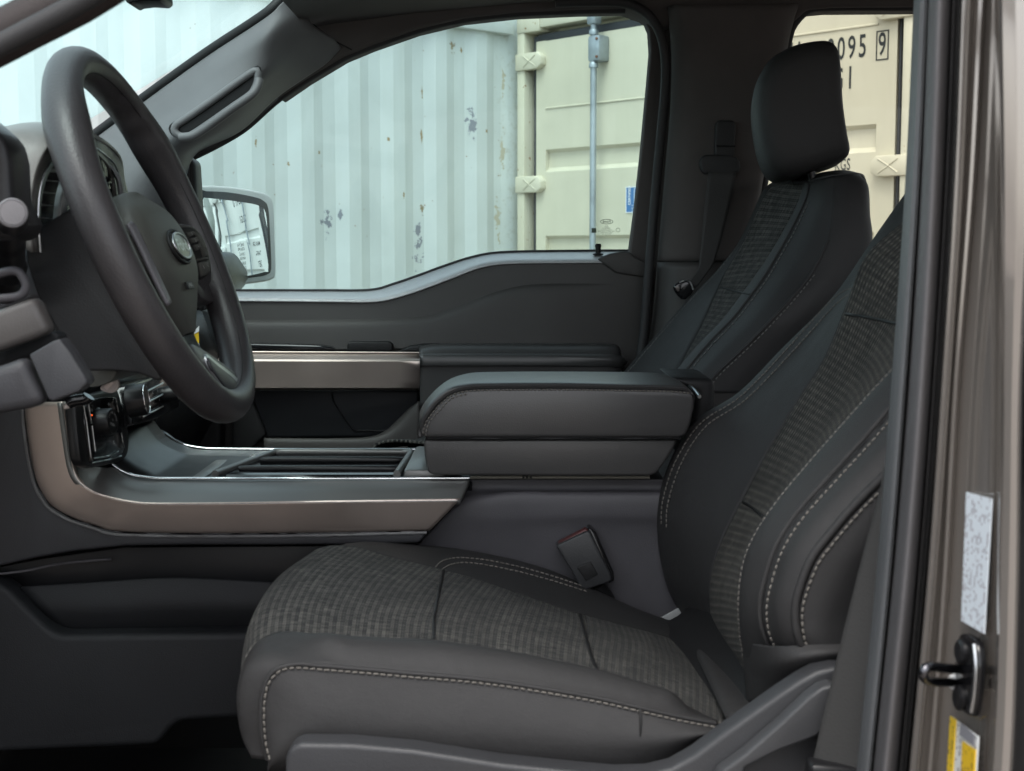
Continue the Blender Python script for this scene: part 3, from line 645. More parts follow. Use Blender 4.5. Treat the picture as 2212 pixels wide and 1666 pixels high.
# etched marks on the glass, read mirrored from inside
gy = 2.541
def gl(px, py): return at(px, py, gy)
ring = [(1297 + 13.5 + 13.5 * math.cos(a), 479 + 5 * math.sin(a), gy) for a in [k * math.pi / 12 for k in range(24)]]
tube('glass_marking', ring, .0005, M['etch'], wp, n=48, closed=True, seg=6)
text('glass_marking', 'Ford', .0075, M['etch'], wp, gl(1310.5, 479), (1, 0, 0), (0, 0, 1), mirror=True, bold=.02)
for k, tx in enumerate(('AS2', 'M200', 'TEMPERED', 'Carlex Alabama', 'LOF SAFETY FLO-LITE', 'DOT 459 M305', 'E43R-00104', 'TP')):
    text('glass_marking', tx, .0032, M['etch'], wp, gl(1310 , 487.5 + 3.1 * k), (1, 0, 0), (0, 0, 1), mirror=True, xs=1.0)
ring = [(1335 + 4.2 * math.cos(a), 486 + 4.2 * math.sin(a) + 11, gy) for a in [k * math.pi / 6 for k in range(12)]]
tube('glass_marking', ring, .0004, M['etch'], wp, n=24, closed=True, seg=5)
prism('glass_sticker', [(1278, 493), (1288, 493), (1288, 503), (1278, 503)], gy, .001, M['etch'], wp)
# embossed lower field, trim bar, armrest, pocket
loft('embossed_field', [[(500, 690, 2.4605), (700, 690, 2.4605), (900, 684, 2.4605), (980, 664, 2.4605), (1060, 633, 2.4605), (1130, 616, 2.4605), (1200, 612, 2.4605), (1350, 612, 2.4605)],
                        [(500, 706, 2.452), (700, 706, 2.452), (900, 702, 2.452), (984, 684, 2.452), (1064, 655, 2.452), (1132, 639, 2.452), (1200, 634, 2.452), (1350, 634, 2.4605)],
                        [(500, 755, 2.447), (700, 755, 2.447), (900, 752, 2.447), (985, 750, 2.447), (1065, 750, 2.447), (1132, 750, 2.447), (1200, 750, 2.447), (1350, 750, 2.4605)]], M['trim'], D, nrow=50, sub=8)
loft('bronze_bar', [[(470, 762, 2.40), (700, 763, 2.40), (907, 763, 2.40)], [(470, 776, 2.365), (700, 777, 2.365), (907, 777, 2.365)], [(470, 780, 2.362), (700, 781, 2.362), (907, 781, 2.362)], [(470, 838, 2.37), (700, 838, 2.37), (906, 838, 2.37)], [(470, 843, 2.40), (700, 843, 2.40), (906, 843, 2.40)]], M['bronze'], D, nrow=10, sub=4, thick=.01, linear=True, sharp=20)
tube('bar_edge', [(470, 760, 2.398), (700, 761, 2.398), (907, 762, 2.398)], .0014, M['bronze'], D, n=12, seg=8)
prism('door_handle', [(520, 742), (620, 744), (690, 746), (715, 750), (726, 758), (520, 758)], 2.41, .03, M['black'], D, .004)
prism('switch_recess', [(750, 742), (758, 738), (840, 738), (848, 744), (848, 760), (750, 760)], 2.425, .02, M['dark'], D, .003)
prism('switch_bank', [(860, 760), (884, 748), (915, 744), (960, 744), (960, 764)], 2.41, .03, M['dark'], D, .004)
loft('armrest', [[(905, 748, 2.42), (960, 742, 2.42), (1200, 742, 2.42), (1320, 743, 2.42), (1338, 752, 2.43)], [(905, 756, 2.385), (960, 748, 2.385), (1200, 748, 2.385), (1322, 750, 2.385), (1341, 760, 2.41)], [(907, 778, 2.362), (960, 777, 2.362), (1200, 777, 2.362), (1324, 779, 2.365), (1343, 784, 2.40)],
                 [(907, 784, 2.366), (960, 784, 2.366), (1200, 784, 2.366), (1324, 786, 2.366), (1343, 790, 2.40)], [(907, 880, 2.37), (960, 880, 2.37), (1200, 880, 2.37), (1324, 880, 2.37), (1343, 880, 2.40)]], M['arm'], D, nrow=60, sub=6, thick=.01)
stitches('armrest_stitching', [(912, 780, 2.360), (1000, 779, 2.360), (1200, 780, 2.360), (1300, 781, 2.362), (1316, 783, 2.365)], M['thread2'], D, .0042, .0014, .0009)
tube('armrest_groove', [(907, 786, 2.362), (1000, 786, 2.362), (1200, 786, 2.362), (1300, 788, 2.363), (1335, 789, 2.38)], .0011, M['dark'], D, n=30, seg=6)
prism('map_pocket', [(520, 842), (905, 842), (905, 872), (880, 905), (855, 928), (830, 940), (800, 945), (560, 948), (520, 948)], 2.42, .03, M['trimlow'], D, .006)
tube('pocket_line', [(718, 850, 2.417), (722, 870, 2.417), (745, 905, 2.417), (760, 925, 2.417), (775, 930, 2.417), (845, 931, 2.417)], .0015, M['dark'], D, n=40, seg=6)
loft('pocket_lip', [[(570, 946, 2.40), (700, 947, 2.40), (790, 944, 2.40), (830, 932, 2.40), (860, 905, 2.40), (885, 880, 2.40), (906, 868, 2.40)], [(570, 951, 2.385), (700, 952, 2.385), (795, 951, 2.385), (842, 938, 2.385), (872, 912, 2.385), (893, 888, 2.385), (906, 878, 2.385)], [(570, 990, 2.385), (700, 990, 2.385), (800, 990, 2.385), (850, 990, 2.385), (875, 990, 2.385), (895, 990, 2.385), (906, 990, 2.385)]], M['trim'], D, nrow=40, sub=5, thick=.006)
prism('speaker_grille', [(500, 850), (540, 850), (575, 940), (540, 975), (500, 975)], 2.40, .02, M['dark'], D, .006)
prism('hinge_cover', [(382, 335), (410, 333), (411, 640), (470, 660), (400, 700)], 2.48, .05, M['dark'], T, .006)
tube('quarter_seal', [(404, 338, 2.47), (403, 420, 2.47), (406, 520, 2.47), (410, 640, 2.47)], .005, M['rubber'], T)
# door mirror (outside), slightly convex glass
MY = 2.80
mp = at(515, 510, MY)
tgt = CRN + ED * (2.56 + 1.80) + Vector((0, 0, 1.80))
mn = ((tgt - mp).normalized() - (mp - Vector((0, 0, CAMZ))).normalized()).normalized()
hm = [(425, 408), (445, 401), (500, 403), (560, 413), (582, 422), (592, 440), (595, 500), (597, 590), (590, 603), (570, 609), (505, 615), (480, 600), (440, 500)]
plastic_m = plastic('mirror_housing', (.46, .47, .46), .36, grain=220, bump=.8)
mir = plate('side_mirror', hm, mp, mn, .10, plastic_m, T, .012, 60, 4)
mir['label'] = 'passenger door mirror in a textured grey housing'
rec = [(434, 417), (449, 413), (500, 416), (553, 426), (571, 434), (580, 448), (584, 500), (587, 580), (581, 591), (566, 597), (510, 603), (492, 594), (449, 500)]
plate('mirror_bezel', rec, mp, mn, .004, M['satin'], mir, .002, 60, 2, lift=.0015)
R_ = 1.25
gpoly = [(440, 431), (450, 428), (545, 441), (565, 450), (575, 466), (580, 578), (574, 587), (515, 599), (505, 594), (448, 480)]
pc = mp + mn * .005
ux = Vector((0, 0, 1)).cross(mn).normalized(); uy = mn.cross(ux)
outl = [(hit(a, b, pc, mn) - pc) for a, b in gpoly]; outl = cr(outl, 60, closed=True)
ctr = sum(outl, Vector()) / 60
bm = bmesh.new(); rings = []
for f in (0.02, .25, .5, .75, 1.0):
    ring = []
    for p in outl:
        q = ctr + (p - ctr) * f
        r2 = (q - ctr).length_squared
        ring.append(bm.verts.new(pc + q + mn * (.004 - r2 / (2 * R_))))
    rings.append(ring)
for i in range(4):
    for k in range(60): bm.faces.new((rings[i][k], rings[i][(k + 1) % 60], rings[i + 1][(k + 1) % 60], rings[i + 1][k]))
bm.faces.new(rings[0])
o = finish(bm, 'mirror_glass', M['mirror'], mir, 0, sharp=80)
prism('mirror_arm', [(400, 560), (470, 540), (500, 600), (470, 640), (400, 640)], 2.62, .22, M['satin'], mir, .015)
# near corner of the door opening, top of the frame, and the inner mirror on the windshield
tube('door_opening_trim', [(-1500, 640, .95), (-900, 470, .94), (-260, 205, .93), (-60, 112, .93), (60, 50, .93), (190, -18, .93), (330, -120, .93), (520, -320, .95)], .017, plastic('opening_trim_dark', (.032, .026, .025), .6, spec=.3), T, n=40, seg=14)
tube('door_opening_seal', [(-1500, 657, .92), (-900, 487, .91), (-260, 222, .90), (-60, 128, .90), (60, 66, .90), (195, -8, .90), (335, -108, .90), (525, -305, .92)], .007, M['rubber'], T, n=40, seg=10)
im = prism('inner_mirror', [(262, -40), (345, -60), (352, -4), (344, 3), (330, 2), (310, 1), (286, 4), (280, 8), (272, 5), (268, -6)], 1.62, .05, M['satin'], T, .003)
M['bodyfar'] = plastic('truck_paint_far', (.20, .17, .145), .25, grain=1200, bump=.0, metal=.4, coat=1.0)
quadbox('body_side', (-1.3, 2.56, Z0 - .98), (1.8, 2.70, Z0 - .11), M['bodyfar'], T, .03)
quadbox('hood', (-2.3, .80, Z0 - .5), (-1.08, 2.66, Z0 - .01), M['bodyfar'], T, .05)
prism('quarter_panel', [(-900, 700), (-900, 600), (100, 380), (215, 292), (300, 300), (420, 345), (440, 700)], 2.47, .06, M['dark'], T, .01)
quadbox('inner_side', (-1.2, 2.47, Z0 - .93), (1.75, 2.56, Z0 - .16), M['dark'], T, .01)
prism('foot_side_panel', [(300, 690), (480, 690), (480, 1250), (200, 1250), (200, 800)], 2.44, .03, M['dark'], T, .01)

# ------------------------------------------------------------------ driver side B-pillar (close to the lens)
M['paint'] = plastic('bronze_body_paint', (.27, .247, .225), .10, grain=2500, bump=.02, metal=.5, var=.03, coat=1.0)
bpil = empty('near', (0, 0, 0)); bpil_cols = [
    ((1976, 1927, 1851), .985), ((1981, 1933, 1857), .955), ((1997, 1951, 1876), .935), ((2004, 1962, 1884), .945)]
def vcol(p3, Y, dy=0.0):
    a, b_, c = p3
    return [(a + (a - b_) * .35, -300, Y), (a, 0, Y), (a * .55 + b_ * .45 + 3, 400, Y), (b_, 829, Y), (b_ * .5 + c * .5 + 4, 1250, Y), (c, 1664, Y), (c - 40, 2100, Y)]
bpy.data.objects.remove(bpil)
BP = loft('door_pillar', [vcol((2074, 2030, 1960), .915), vcol((2078, 2034, 1965), .893), vcol((2088, 2046, 1978), .886), vcol((2096, 2052, 1988), .893), vcol((2104, 2056, 1998), .897), vcol((2114, 2062, 2005), .888), vcol((2122, 2068, 2012), .887), vcol((2131, 2076, 2020), .893),
                          vcol((2148, 2150, 2126), .838), vcol((2152, 2156, 2131), .828), vcol((2158, 2162, 2138), .814), vcol((2165, 2170, 2146), .804), vcol((2200, 2186, 2164), .800), vcol((2230, 2200, 2180), .799), vcol((2236, 2206, 2186), .803), vcol((2240, 2212, 2192), .83)], M['paint'], T, nrow=60, sub=5, linear=True, sharp=28, thick=.003)
BP['label'] = 'glossy bronze painted door pillar beside the driver seat'
loft('pillar_cover', [vcol((1974, 1925, 1849), 1.06), vcol((1976, 1927, 1851), .985), vcol((1981, 1933, 1857), .957), vcol((1990, 1943, 1868), .942), vcol((1999, 1953, 1878), .938), vcol((2005, 1962, 1885), .955)], plastic('pillar_cover_sky_lit', (.10, .105, .11), .45), BP, nrow=50, sub=5, thick=.003)  # cover colour raised to carry the light of the sky
loft('weatherstrip', [vcol((2004, 1961, 1884), .955), vcol((2010, 1970, 1893), .918), vcol((2022, 1982, 1905), .900), vcol((2036, 1995, 1918), .897), vcol((2048, 2006, 1930), .905), vcol((2060, 2017, 1944), .93)], plastic('sky_lit_rubber', (.085, .082, .085), .5), BP, nrow=50, sub=6, thick=.003)  # paler copy of the seal rubber, with sky light in its colour
loft('seal_carrier', [vcol((2058, 2015, 1942), .935), vcol((2062, 2019, 1946), .912), vcol((2068, 2025, 1953), .908), vcol((2076, 2032, 1962), .93)], M['dark'], BP, nrow=40, sub=4, thick=.003)
box('lock_pillar_back', (.31, .84, Z0 - .9), (.42, .95, Z0 + .5), M['dark'], BP, .01)
dd, dex, dey = lroot('driver_door', (-.80, .80, 0), (math.cos(math.radians(-68)), math.sin(math.radians(-68))))
dd.parent = T; dd.matrix_parent_inverse = T.matrix_world.inverted()
lbox('door_shell', (.0, -.05, Z0 - .78), (1.05, .10, Z0 - .06), M['trim'], dd, .03)
lbox('door_window_frame', (.35, .0, Z0 - .06), (.40, .03, Z0 + .30), M['dark'], dd, .01); lbox('door_window_frame', (1.0, .0, Z0 - .06), (1.05, .03, Z0 + .40), M['dark'], dd, .01)
lbox('door_window_frame', (.40, .0, Z0 + .30), (1.0, .03, Z0 + .36), M['dark'], dd, .01)
lbox('door_armrest', (.35, .10, Z0 - .30), (.95, .17, Z0 - .24), M['arm'], dd, .02)
# certification label, striker, warning label on the painted face
def face_pt(px, py, lift=.0012):
    # the flat striker face between the two inner columns
    a = at(2076, 829, .893); b_ = at(2150, 829, .838); c = at(2020, 1664, .893)
    n = (b_ - a).cross(c - a).normalized()
    if n.dot(Vector((0, 0, CAMZ)) - a) < 0: n = -n
    return hit(px, py, a + n * lift, n), n
def label_mat(name, base, ink, rot, dens=.5, sc=(60, 9)):
    b = NB(name); p = b.n('ShaderNodeBsdfPrincipled'); b.l(p.outputs[0], b.o.inputs[0]); setin(p, Roughness=.35)
    uv = b.n('ShaderNodeUVMap'); mp_ = b.n('ShaderNodeMapping'); mp_.inputs['Scale'].default_value = (sc[0], sc[1], 1); b.l(uv.outputs[0], mp_.inputs[0])
    br = b.n('ShaderNodeTexWhiteNoise', _noise_dimensions='2D'); sn = b.n('ShaderNodeVectorMath', _operation='FLOOR'); b.l(mp_.outputs[0], sn.inputs[0]); b.l(sn.outputs[0], br.inputs['Vector'])
    n2 = b.n('ShaderNodeTexNoise'); setin(n2, Scale=5.0, Detail=2.0); b.l(uv.outputs[0], n2.inputs['Vector'])
    md = b.n('ShaderNodeVectorMath', _operation='FRACTION'); b.l(mp_.outputs[0], md.inputs[0]); sx = b.n('ShaderNodeSeparateXYZ'); b.l(md.outputs[0], sx.inputs[0])
    g1 = b.n('ShaderNodeMath', _operation='GREATER_THAN'); g1.inputs[1].default_value = .45; b.l(sx.outputs[1], g1.inputs[0])
    ad = b.n('ShaderNodeMath', _operation='MULTIPLY'); b.l(br.outputs['Value'], ad.inputs[0]); b.l(n2.outputs[0], ad.inputs[1])
    g2 = b.n('ShaderNodeMath', _operation='GREATER_THAN'); g2.inputs[1].default_value = 1 - dens - .28; b.l(ad.outputs[0], g2.inputs[0])
    m_ = b.n('ShaderNodeMath', _operation='MULTIPLY'); b.l(g1.outputs[0], m_.inputs[0]); b.l(g2.outputs[0], m_.inputs[1])
    mx = b.n('ShaderNodeMix', _data_type='RGBA'); mx.inputs[6].default_value = (*base, 1); mx.inputs[7].default_value = (*ink, 1); b.l(m_.outputs[0], mx.inputs[0]); b.l(mx.outputs[2], p.inputs['Base Color'])
    return b.m
def label_quad(name, corners, mat, parent, lift=.0012, depth=.0008):
    P = [face_pt(x, y, lift)[0] for x, y in corners]; n = face_pt(*corners[0])[1]
    bm = bmesh.new(); uvl = bm.loops.layers.uv.new('UVMap'); a = [bm.verts.new(p) for p in P]; b_ = [bm.verts.new(p - n * depth) for p in P]
    f = bm.faces.new(a)
    for l_, u in zip(f.loops, ((1, 1), (1, 0), (0, 0), (0, 1))): l_[uvl].uv = u
    for i in range(4): bm.faces.new((a[i], b_[i], b_[(i + 1) % 4], a[(i + 1) % 4]))
    return finish(bm, name, mat, parent, 0, sharp=30)
lab = label_quad('certification_label', [(2087, 1063), (2142, 1078), (2125, 1369), (2076, 1341)], label_mat('white_label_print', (.72, .78, .83), (.32, .30, .33), 0, .38, (46, 12)), BP)
yl = plainmat('label_yellow', (.72, .47, .02), .4); wl_ = plainmat('label_white', (.72, .74, .74), .4)
yw = label_quad('warning_label', [(2057, 1549), (2113, 1592), (2103, 1750), (2040, 1750)], label_mat('white_warning_print', (.70, .72, .71), (.25, .24, .24), 0, .40, (40, 9)), BP)
label_quad('label_band', [(2052, 1547), (2064, 1555), (2052, 1750), (2040, 1750)], label_mat('yellow_band_print', (.74, .50, .03), (.25, .17, .03), 0, .38, (45, 2.0)), yw, .0022)
label_quad('label_panel', [(2078, 1602), (2106, 1620), (2100, 1750), (2072, 1750)], label_mat('yellow_panel_print', (.74, .48, .02), (.35, .2, .02), 0, .36, (45, 4)), yw, .0022)
label_quad('label_panel', [(2075, 1562), (2104, 1588), (2103, 1612), (2072, 1588)], plainmat('label_grey', (.22, .22, .24), .5), yw, .0024)
fp, fn = face_pt(2085, 1455)
sp_ = [(2068, 1385), (2076, 1369), (2092, 1373), (2108, 1392), (2113, 1440), (2108, 1500), (2100, 1543), (2090, 1545), (2070, 1525), (2062, 1490), (2063, 1430)]
P = cr([face_pt(x, y, .004)[0] for x, y in sp_], 50, closed=True)
stk = prism_pts(P, -fn * .005, 'striker', M['black'], BP, .0012, 2)
for (x, y) in ((2079, 1408), (2075, 1508)):
    c, n = face_pt(x, y, .004); lathe('striker_bolt', [(.0078, 0), (.0078, .002), (.0060, .0032), (.0030, .0026)], c, n, M['satin'], stk, 24)
c0, n0 = face_pt(2084, 1455, .0)
LP = [at(2092, 1447, .870), at(2050, 1444, .845), at(2010, 1440, .83), at(1996, 1447, .825), at(1995, 1462, .828), at(2010, 1472, .84), at(2050, 1474, .855), at(2090, 1474, .872)]
tube('striker_loop', LP, .0030, plainmat('worn_steel', (.12, .12, .13), .25, 1.0), stk, n=40, seg=12)
lathe('loop_collar', [(.005, 0), (.0055, .004), (.0045, .008)], at(2062, 1473, .858), Vector(LP[6] - LP[5]).normalized(), plainmat('white_grease', (.7, .7, .68), .4), stk, 14)
tube('striker_plate_edge', [face_pt(2104, 1392, .006)[0], face_pt(2108, 1440, .006)[0], face_pt(2104, 1500, .006)[0], face_pt(2098, 1538, .006)[0]], .0014, M['silver'], stk, n=20, seg=8)
# ------------------------------------------------------------------ dashboard and steering column (parts of the truck)
def xz(name, pts, y0, y1, mat, parent, bevel=.01, seg=4):
    return prism_pts([Vector((x, y0, Z0 + z)) for x, z in pts], (0, y1 - y0, 0), name, mat, parent, bevel, seg)
DB = xz('dashboard', [(-1.06, .03), (-.74, .072), (-.60, .066), (-.565, .03), (-.56, -.06), (-.60, -.12), (-1.06, -.12)], 1.02, 2.45, M['dark'], T, .02)
xz('glove_box', [(-1.0, -.10), (-.53, -.10), (-.50, -.14), (-.50, -.25), (-.56, -.36), (-.75, -.45), (-1.0, -.45)], 1.84, 2.44, M['dark'], DB, .02)
DB['label'] = 'dark dashboard behind the steering wheel'
outer = [(72, 545, 1.172), (68, 460, 1.172), (76, 385, 1.18), (98, 330, 1.19), (128, 306, 1.21), (165, 291, 1.27), (205, 300, 1.38), (238, 322, 1.48), (262, 352, 1.515), (270, 400, 1.518), (275, 450, 1.52)]
inner = [(86, 545, 1.185), (81, 460, 1.185), (90, 390, 1.195), (112, 345, 1.21), (136, 322, 1.23), (165, 307, 1.28), (200, 316, 1.37), (228, 336, 1.46), (250, 362, 1.495), (259, 402, 1.50), (264, 450, 1.50)]
deep = [(92, 545, 1.22), (88, 460, 1.22), (98, 395, 1.225), (120, 352, 1.24), (142, 330, 1.26), (166, 318, 1.30), (196, 325, 1.37), (222, 344, 1.44), (240, 370, 1.47), (248, 405, 1.475), (252, 450, 1.48)]
hsk = plastic('hood_skin', (.15, .145, .135), .42)
ov = [at(*p) for p in outer]
hood = loft('cluster_hood', [ov, [p + Vector((-.012, -.001, .004)) for p in ov], [p + Vector((-.045, -.004 if p.y < 1.3 else .0, .006)) for p in ov], [p + Vector((-.12, 0, -.012)) for p in ov]], hsk, DB, nrow=60, sub=5, thick=.004)
loft('cluster_bezel', [outer, inner, deep], plastic('bezel_dark', (.06, .056, .052), .4), DB, nrow=60, sub=4, linear=True, sharp=25, thick=.004)
tube('bezel_edge', [(a + 1, b, c - .004) for a, b, c in inner], .0009, M['silver'], DB, n=60, seg=6)
prism('cluster_back', [(60, 560, 1.30), (60, 380, 1.30), (110, 318, 1.32), (170, 300, 1.35), (250, 350, 1.55), (280, 470, 1.55), (280, 560, 1.55)], 1.3, .02, M['black'], DB, 0)
for k, (x0, x1, y) in enumerate(((88, 134, 364), (79, 121, 389), (81, 116, 415), (84, 114, 442), (86, 112, 470))):
    a, b_, c, d = at(x0, y, 1.205), at(x1 + 6, y + 2.5, 1.27), at(x1 + 6, y + 4 + (5 if k == 0 else 0), 1.27), at(x0, y + 2 + (7 if k == 0 else 0), 1.205)
    prism_pts([a, b_, c, d], (-.03, .004, .004), 'slat', M['pillar'], DB, .0006, 2)
prism('vent_cowl', [(96, 358), (112, 338), (150, 345), (146, 362)], 1.25, .02, M['trim2'], DB, .004)
loft('cluster_side', [[(138, 342, 1.23), (130, 385, 1.235), (119, 430, 1.24), (113, 490, 1.245)], [(146, 362, 1.225), (142, 400, 1.228), (133, 440, 1.232), (128, 490, 1.24)], [(152, 385, 1.24), (151, 420, 1.245), (145, 450, 1.25), (140, 490, 1.26)]], plastic('cluster_grey', (.30, .32, .32), .35), DB, nrow=20, sub=6, thick=.003)
prism('display_frame', [(222, 352), (240, 358), (258, 382), (262, 400), (268, 445), (258, 445), (250, 392), (240, 372), (222, 364)], 1.47, .01, M['pillar'], DB, .003)
prism('display_frame', [(236, 392), (248, 396), (256, 445), (246, 445)], 1.485, .006, M['trim2'], DB, .002)
# lower driver-side panels, close to the lens and soft
prism('dash_end', [(-60, 760), (-60, 560), (18, 596), (50, 545), (80, 496), (96, 490), (120, 520), (140, 640), (118, 660), (74, 641), (0, 668)], 1.262, .10, plastic('dash_end_sky_lit', (.10, .11, .125), .42), DB, .012)  # cool sky light on this face is mixed into the bluish colour
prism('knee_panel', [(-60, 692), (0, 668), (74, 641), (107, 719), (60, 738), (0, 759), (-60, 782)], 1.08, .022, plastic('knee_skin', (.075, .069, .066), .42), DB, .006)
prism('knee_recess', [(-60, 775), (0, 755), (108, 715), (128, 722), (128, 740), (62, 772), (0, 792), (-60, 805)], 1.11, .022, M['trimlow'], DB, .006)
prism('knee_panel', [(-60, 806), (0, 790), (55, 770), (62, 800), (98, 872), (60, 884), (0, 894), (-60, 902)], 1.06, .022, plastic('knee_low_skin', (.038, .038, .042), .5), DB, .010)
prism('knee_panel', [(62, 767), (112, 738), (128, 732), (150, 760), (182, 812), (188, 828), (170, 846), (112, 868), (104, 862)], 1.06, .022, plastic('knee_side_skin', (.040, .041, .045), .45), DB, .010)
prism('side_switch', [(-60, 240), (-8, 285), (12, 304), (22, 350), (26, 430), (50, 482), (50, 510), (20, 520), (-60, 520)], 1.06, .05, M['satin'], DB, .008)
sk = tube('turn_signal_stalk', [(27, 460, 1.035), (26, 475, 1.06), (20, 510, 1.10), (18, 560, 1.15), (10, 620, 1.20)], [.0112] * 6 + [.0118] * 8 + [.013] * 10 + [.016] * 8, M['satin'], DB, n=32, seg=24)
ca = (Vector((0, 0, CAMZ)) - at(27, 460, 1.03)).normalized(); ca = (ca + Vector((.10, 0, .06))).normalized()
lathe('stalk_cap', [(.0108, -.004), (.0108, 0), (.0100, .0012), (.0094, .0012), (.0090, .0006), (.0088, .0018), (.004, .0022)], at(27, 460, 1.028), ca, plastic('cap_grey', (.20, .195, .205), .5), sk, 40)
tube('stalk_boot', [(-30, 600, 1.09), (30, 585, 1.09), (52, 605, 1.09), (55, 625, 1.09), (40, 640, 1.09), (0, 645, 1.09)], .0035, M['trim2'], DB, n=30)
# steering column shroud
SC = prism('steering_column', [(54, 512), (62, 503), (90, 487), (172, 438), (188, 445), (212, 510), (245, 600), (285, 690), (322, 770), (352, 818), (340, 824), (300, 807), (244, 801), (190, 802), (172, 796), (125, 718), (81, 640), (57, 569)], 1.235, .195, plastic('shroud_skin', (.022, .023, .025), .42, spec=.4), T, .022, seg=5)
SC['label'] = 'dark steering column shroud'
tube('shroud_seam', [(277, 680, 1.252), (284, 710, 1.252), (297, 733, 1.252), (320, 752, 1.252), (345, 770, 1.252)], .0012, M['dark'], SC, n=24, seg=6)
prism('column_underside', [(176, 800), (246, 800), (248, 812), (236, 826), (205, 836), (185, 834), (172, 818)], 1.27, .12, plastic('under_green', (.07, .075, .068), .5), SC, .008, 40)
tb = prism('plastic_tab', [(216, 838), (246, 812), (254, 822), (256, 836), (246, 848), (230, 848)], 1.30, .006, plainmat('tab_grey', (.36, .33, .32), .5), SC, .002, 30)
prism('tab_window', [(222, 836), (240, 820), (246, 828), (232, 844)], 1.297, .004, plainmat('tab_pink', (.52, .46, .44), .5), tb, .001)
tube('pedal_bracket', [(148, 872, 1.33), (160, 866, 1.33), (185, 862, 1.33), (192, 856, 1.33)], .006, M['black'], SC, n=16)
prism('white_clip', [(136, 874), (152, 868), (160, 866), (160, 876), (150, 882), (137, 886)], 1.34, .01, plainmat('clip_grey', (.5, .45, .42), .5), SC, .002)
# ------------------------------------------------------------------ steering wheel
WA = math.radians(22.4); WC = at(340, 513, 1.343)
wn = Vector((math.cos(WA), 0, math.sin(WA))); wt = Vector((-math.sin(WA), 0, math.cos(WA))); wu = Vector((0, 1, 0))
def Wp(a, b, c): return WC + wu * a + wt * b + wn * c
SW = empty('steering_wheel', WC)
tag(SW, 'black steering wheel with oval emblem and spoke buttons', 'steering wheel')
NR = 160; bm = bmesh.new(); rings = []
for i in range(NR):
    A = 2 * math.pi * i / NR; ca_, sa_ = math.cos(A), math.sin(A)
    deg = math.degrees(A) % 360          # 0 = far side (+Y), 90 = top
    bump = 0.0
    if 30 < deg < 78: bump = .0011 * math.sin(math.radians((deg - 30) * 30)) * math.sin(math.radians((deg - 30) / 48 * 180))
    rr = .0165 + .0022 * math.exp(-((deg - 35) / 12) ** 2) + .0022 * math.exp(-((deg - 145) / 12) ** 2)
    ring = []
    for k in range(20):
        B = 2 * math.pi * k / 20
        rad = .1745 + math.cos(B) * (rr - (bump if math.cos(B) < 0 else 0)); c = math.sin(B) * rr * 1.08
        ring.append(bm.verts.new(Wp(rad * ca_, rad * sa_, c)))
    rings.append(ring)
for i in range(NR):
    for k in range(20): bm.faces.new((rings[i][k], rings[i][(k + 1) % 20], rings[(i + 1) % NR][(k + 1) % 20], rings[(i + 1) % NR][k]))
rimo = finish(bm, 'rim', M['wheel'], SW, 0, sharp=80)
tube('rim_parting_line', [Wp((.1745 - .0165 * .80) * math.cos(a), (.1745 - .0165 * .80) * math.sin(a), .0165 * 1.08 * .615) for a in [k * math.pi / 40 for k in range(80)]], .0005, M['dark'], rimo, n=160, closed=True, seg=5)
hubrows = [(.047, .030), (.040, .052), (.022, .074), (-.005, .086), (-.035, .084), (-.062, .066), (-.085, .040), (-.096, .024)]
cols = []
for s in (-1.0, -.985, -.86, -.5, 0, .5, .86, .985, 1.0):
    col = []
    for b, hw in hubrows:
        c0 = .016 + (0 if b > -.03 else (b + .03) * .30) - max(0, b - .015) * .55
        edge = abs(s)
        c = c0 - .010 * edge ** 3
        if edge > .9: c = c0 - .020
        if edge == 1.0: c = -.045
        col.append(Wp(s * hw, b, c))
    cols.append(col)
hubo = loft('airbag_cover', cols, M['hub'], SW, nrow=40, sub=6, sharp=60)
prism_pts([Wp(s * hw * .98, b, -.012) for s, b, hw in [(-1, b, hw) for b, hw in hubrows] + [(1, b, hw) for b, hw in hubrows[::-1]]], -wn * .05, 'hub_shell', M['trim'], SW, .008)
p0, n_ = Wp(0, 0, .0165), wn
def hubf(px, py): return hit(px, py, p0, n_)
ec = Wp(-.004, -.0165, .0172)
def oval(a, b, c, ra, rb, n=40): return [Wp(-.004 + ra * math.cos(2 * math.pi * k / n), -.0165 + rb * math.sin(2 * math.pi * k / n), c) for k in range(n)]
em = prism_pts(oval(0, 0, .0195, .0295, .0128), -wn * .004, 'emblem', plastic('emblem_field', (.22, .23, .19), .3, metal=.6, bump=0), SW, .001)
tube('emblem_ring', oval(0, 0, .0195, .0295, .0128), .0013, M['silver'], em, n=60, closed=True, seg=8)
tube('emblem_recess', oval(0, 0, .0168, .0335, .0165), .0018, M['dark'], em, n=60, closed=True, seg=8)
tw = text('emblem_script', 'Ford', .0165, M['silver'], em, Wp(-.004, -.0165, .0200), wu, wt, xs=1.3, bold=.02)
prism_pts([Wp(-.004 + x, -.054 + y, .0120) for x, y in ((-.012, -.0035), (.012, -.0035), (.012, .0035), (-.012, .0035))], -wn * .002, 'airbag_mark', M['dark'], SW, 0)
text('airbag_mark', 'AIRBAG', .0052, M['icon'], SW, Wp(-.004, -.054, .0123), wu, wt, xs=.9)
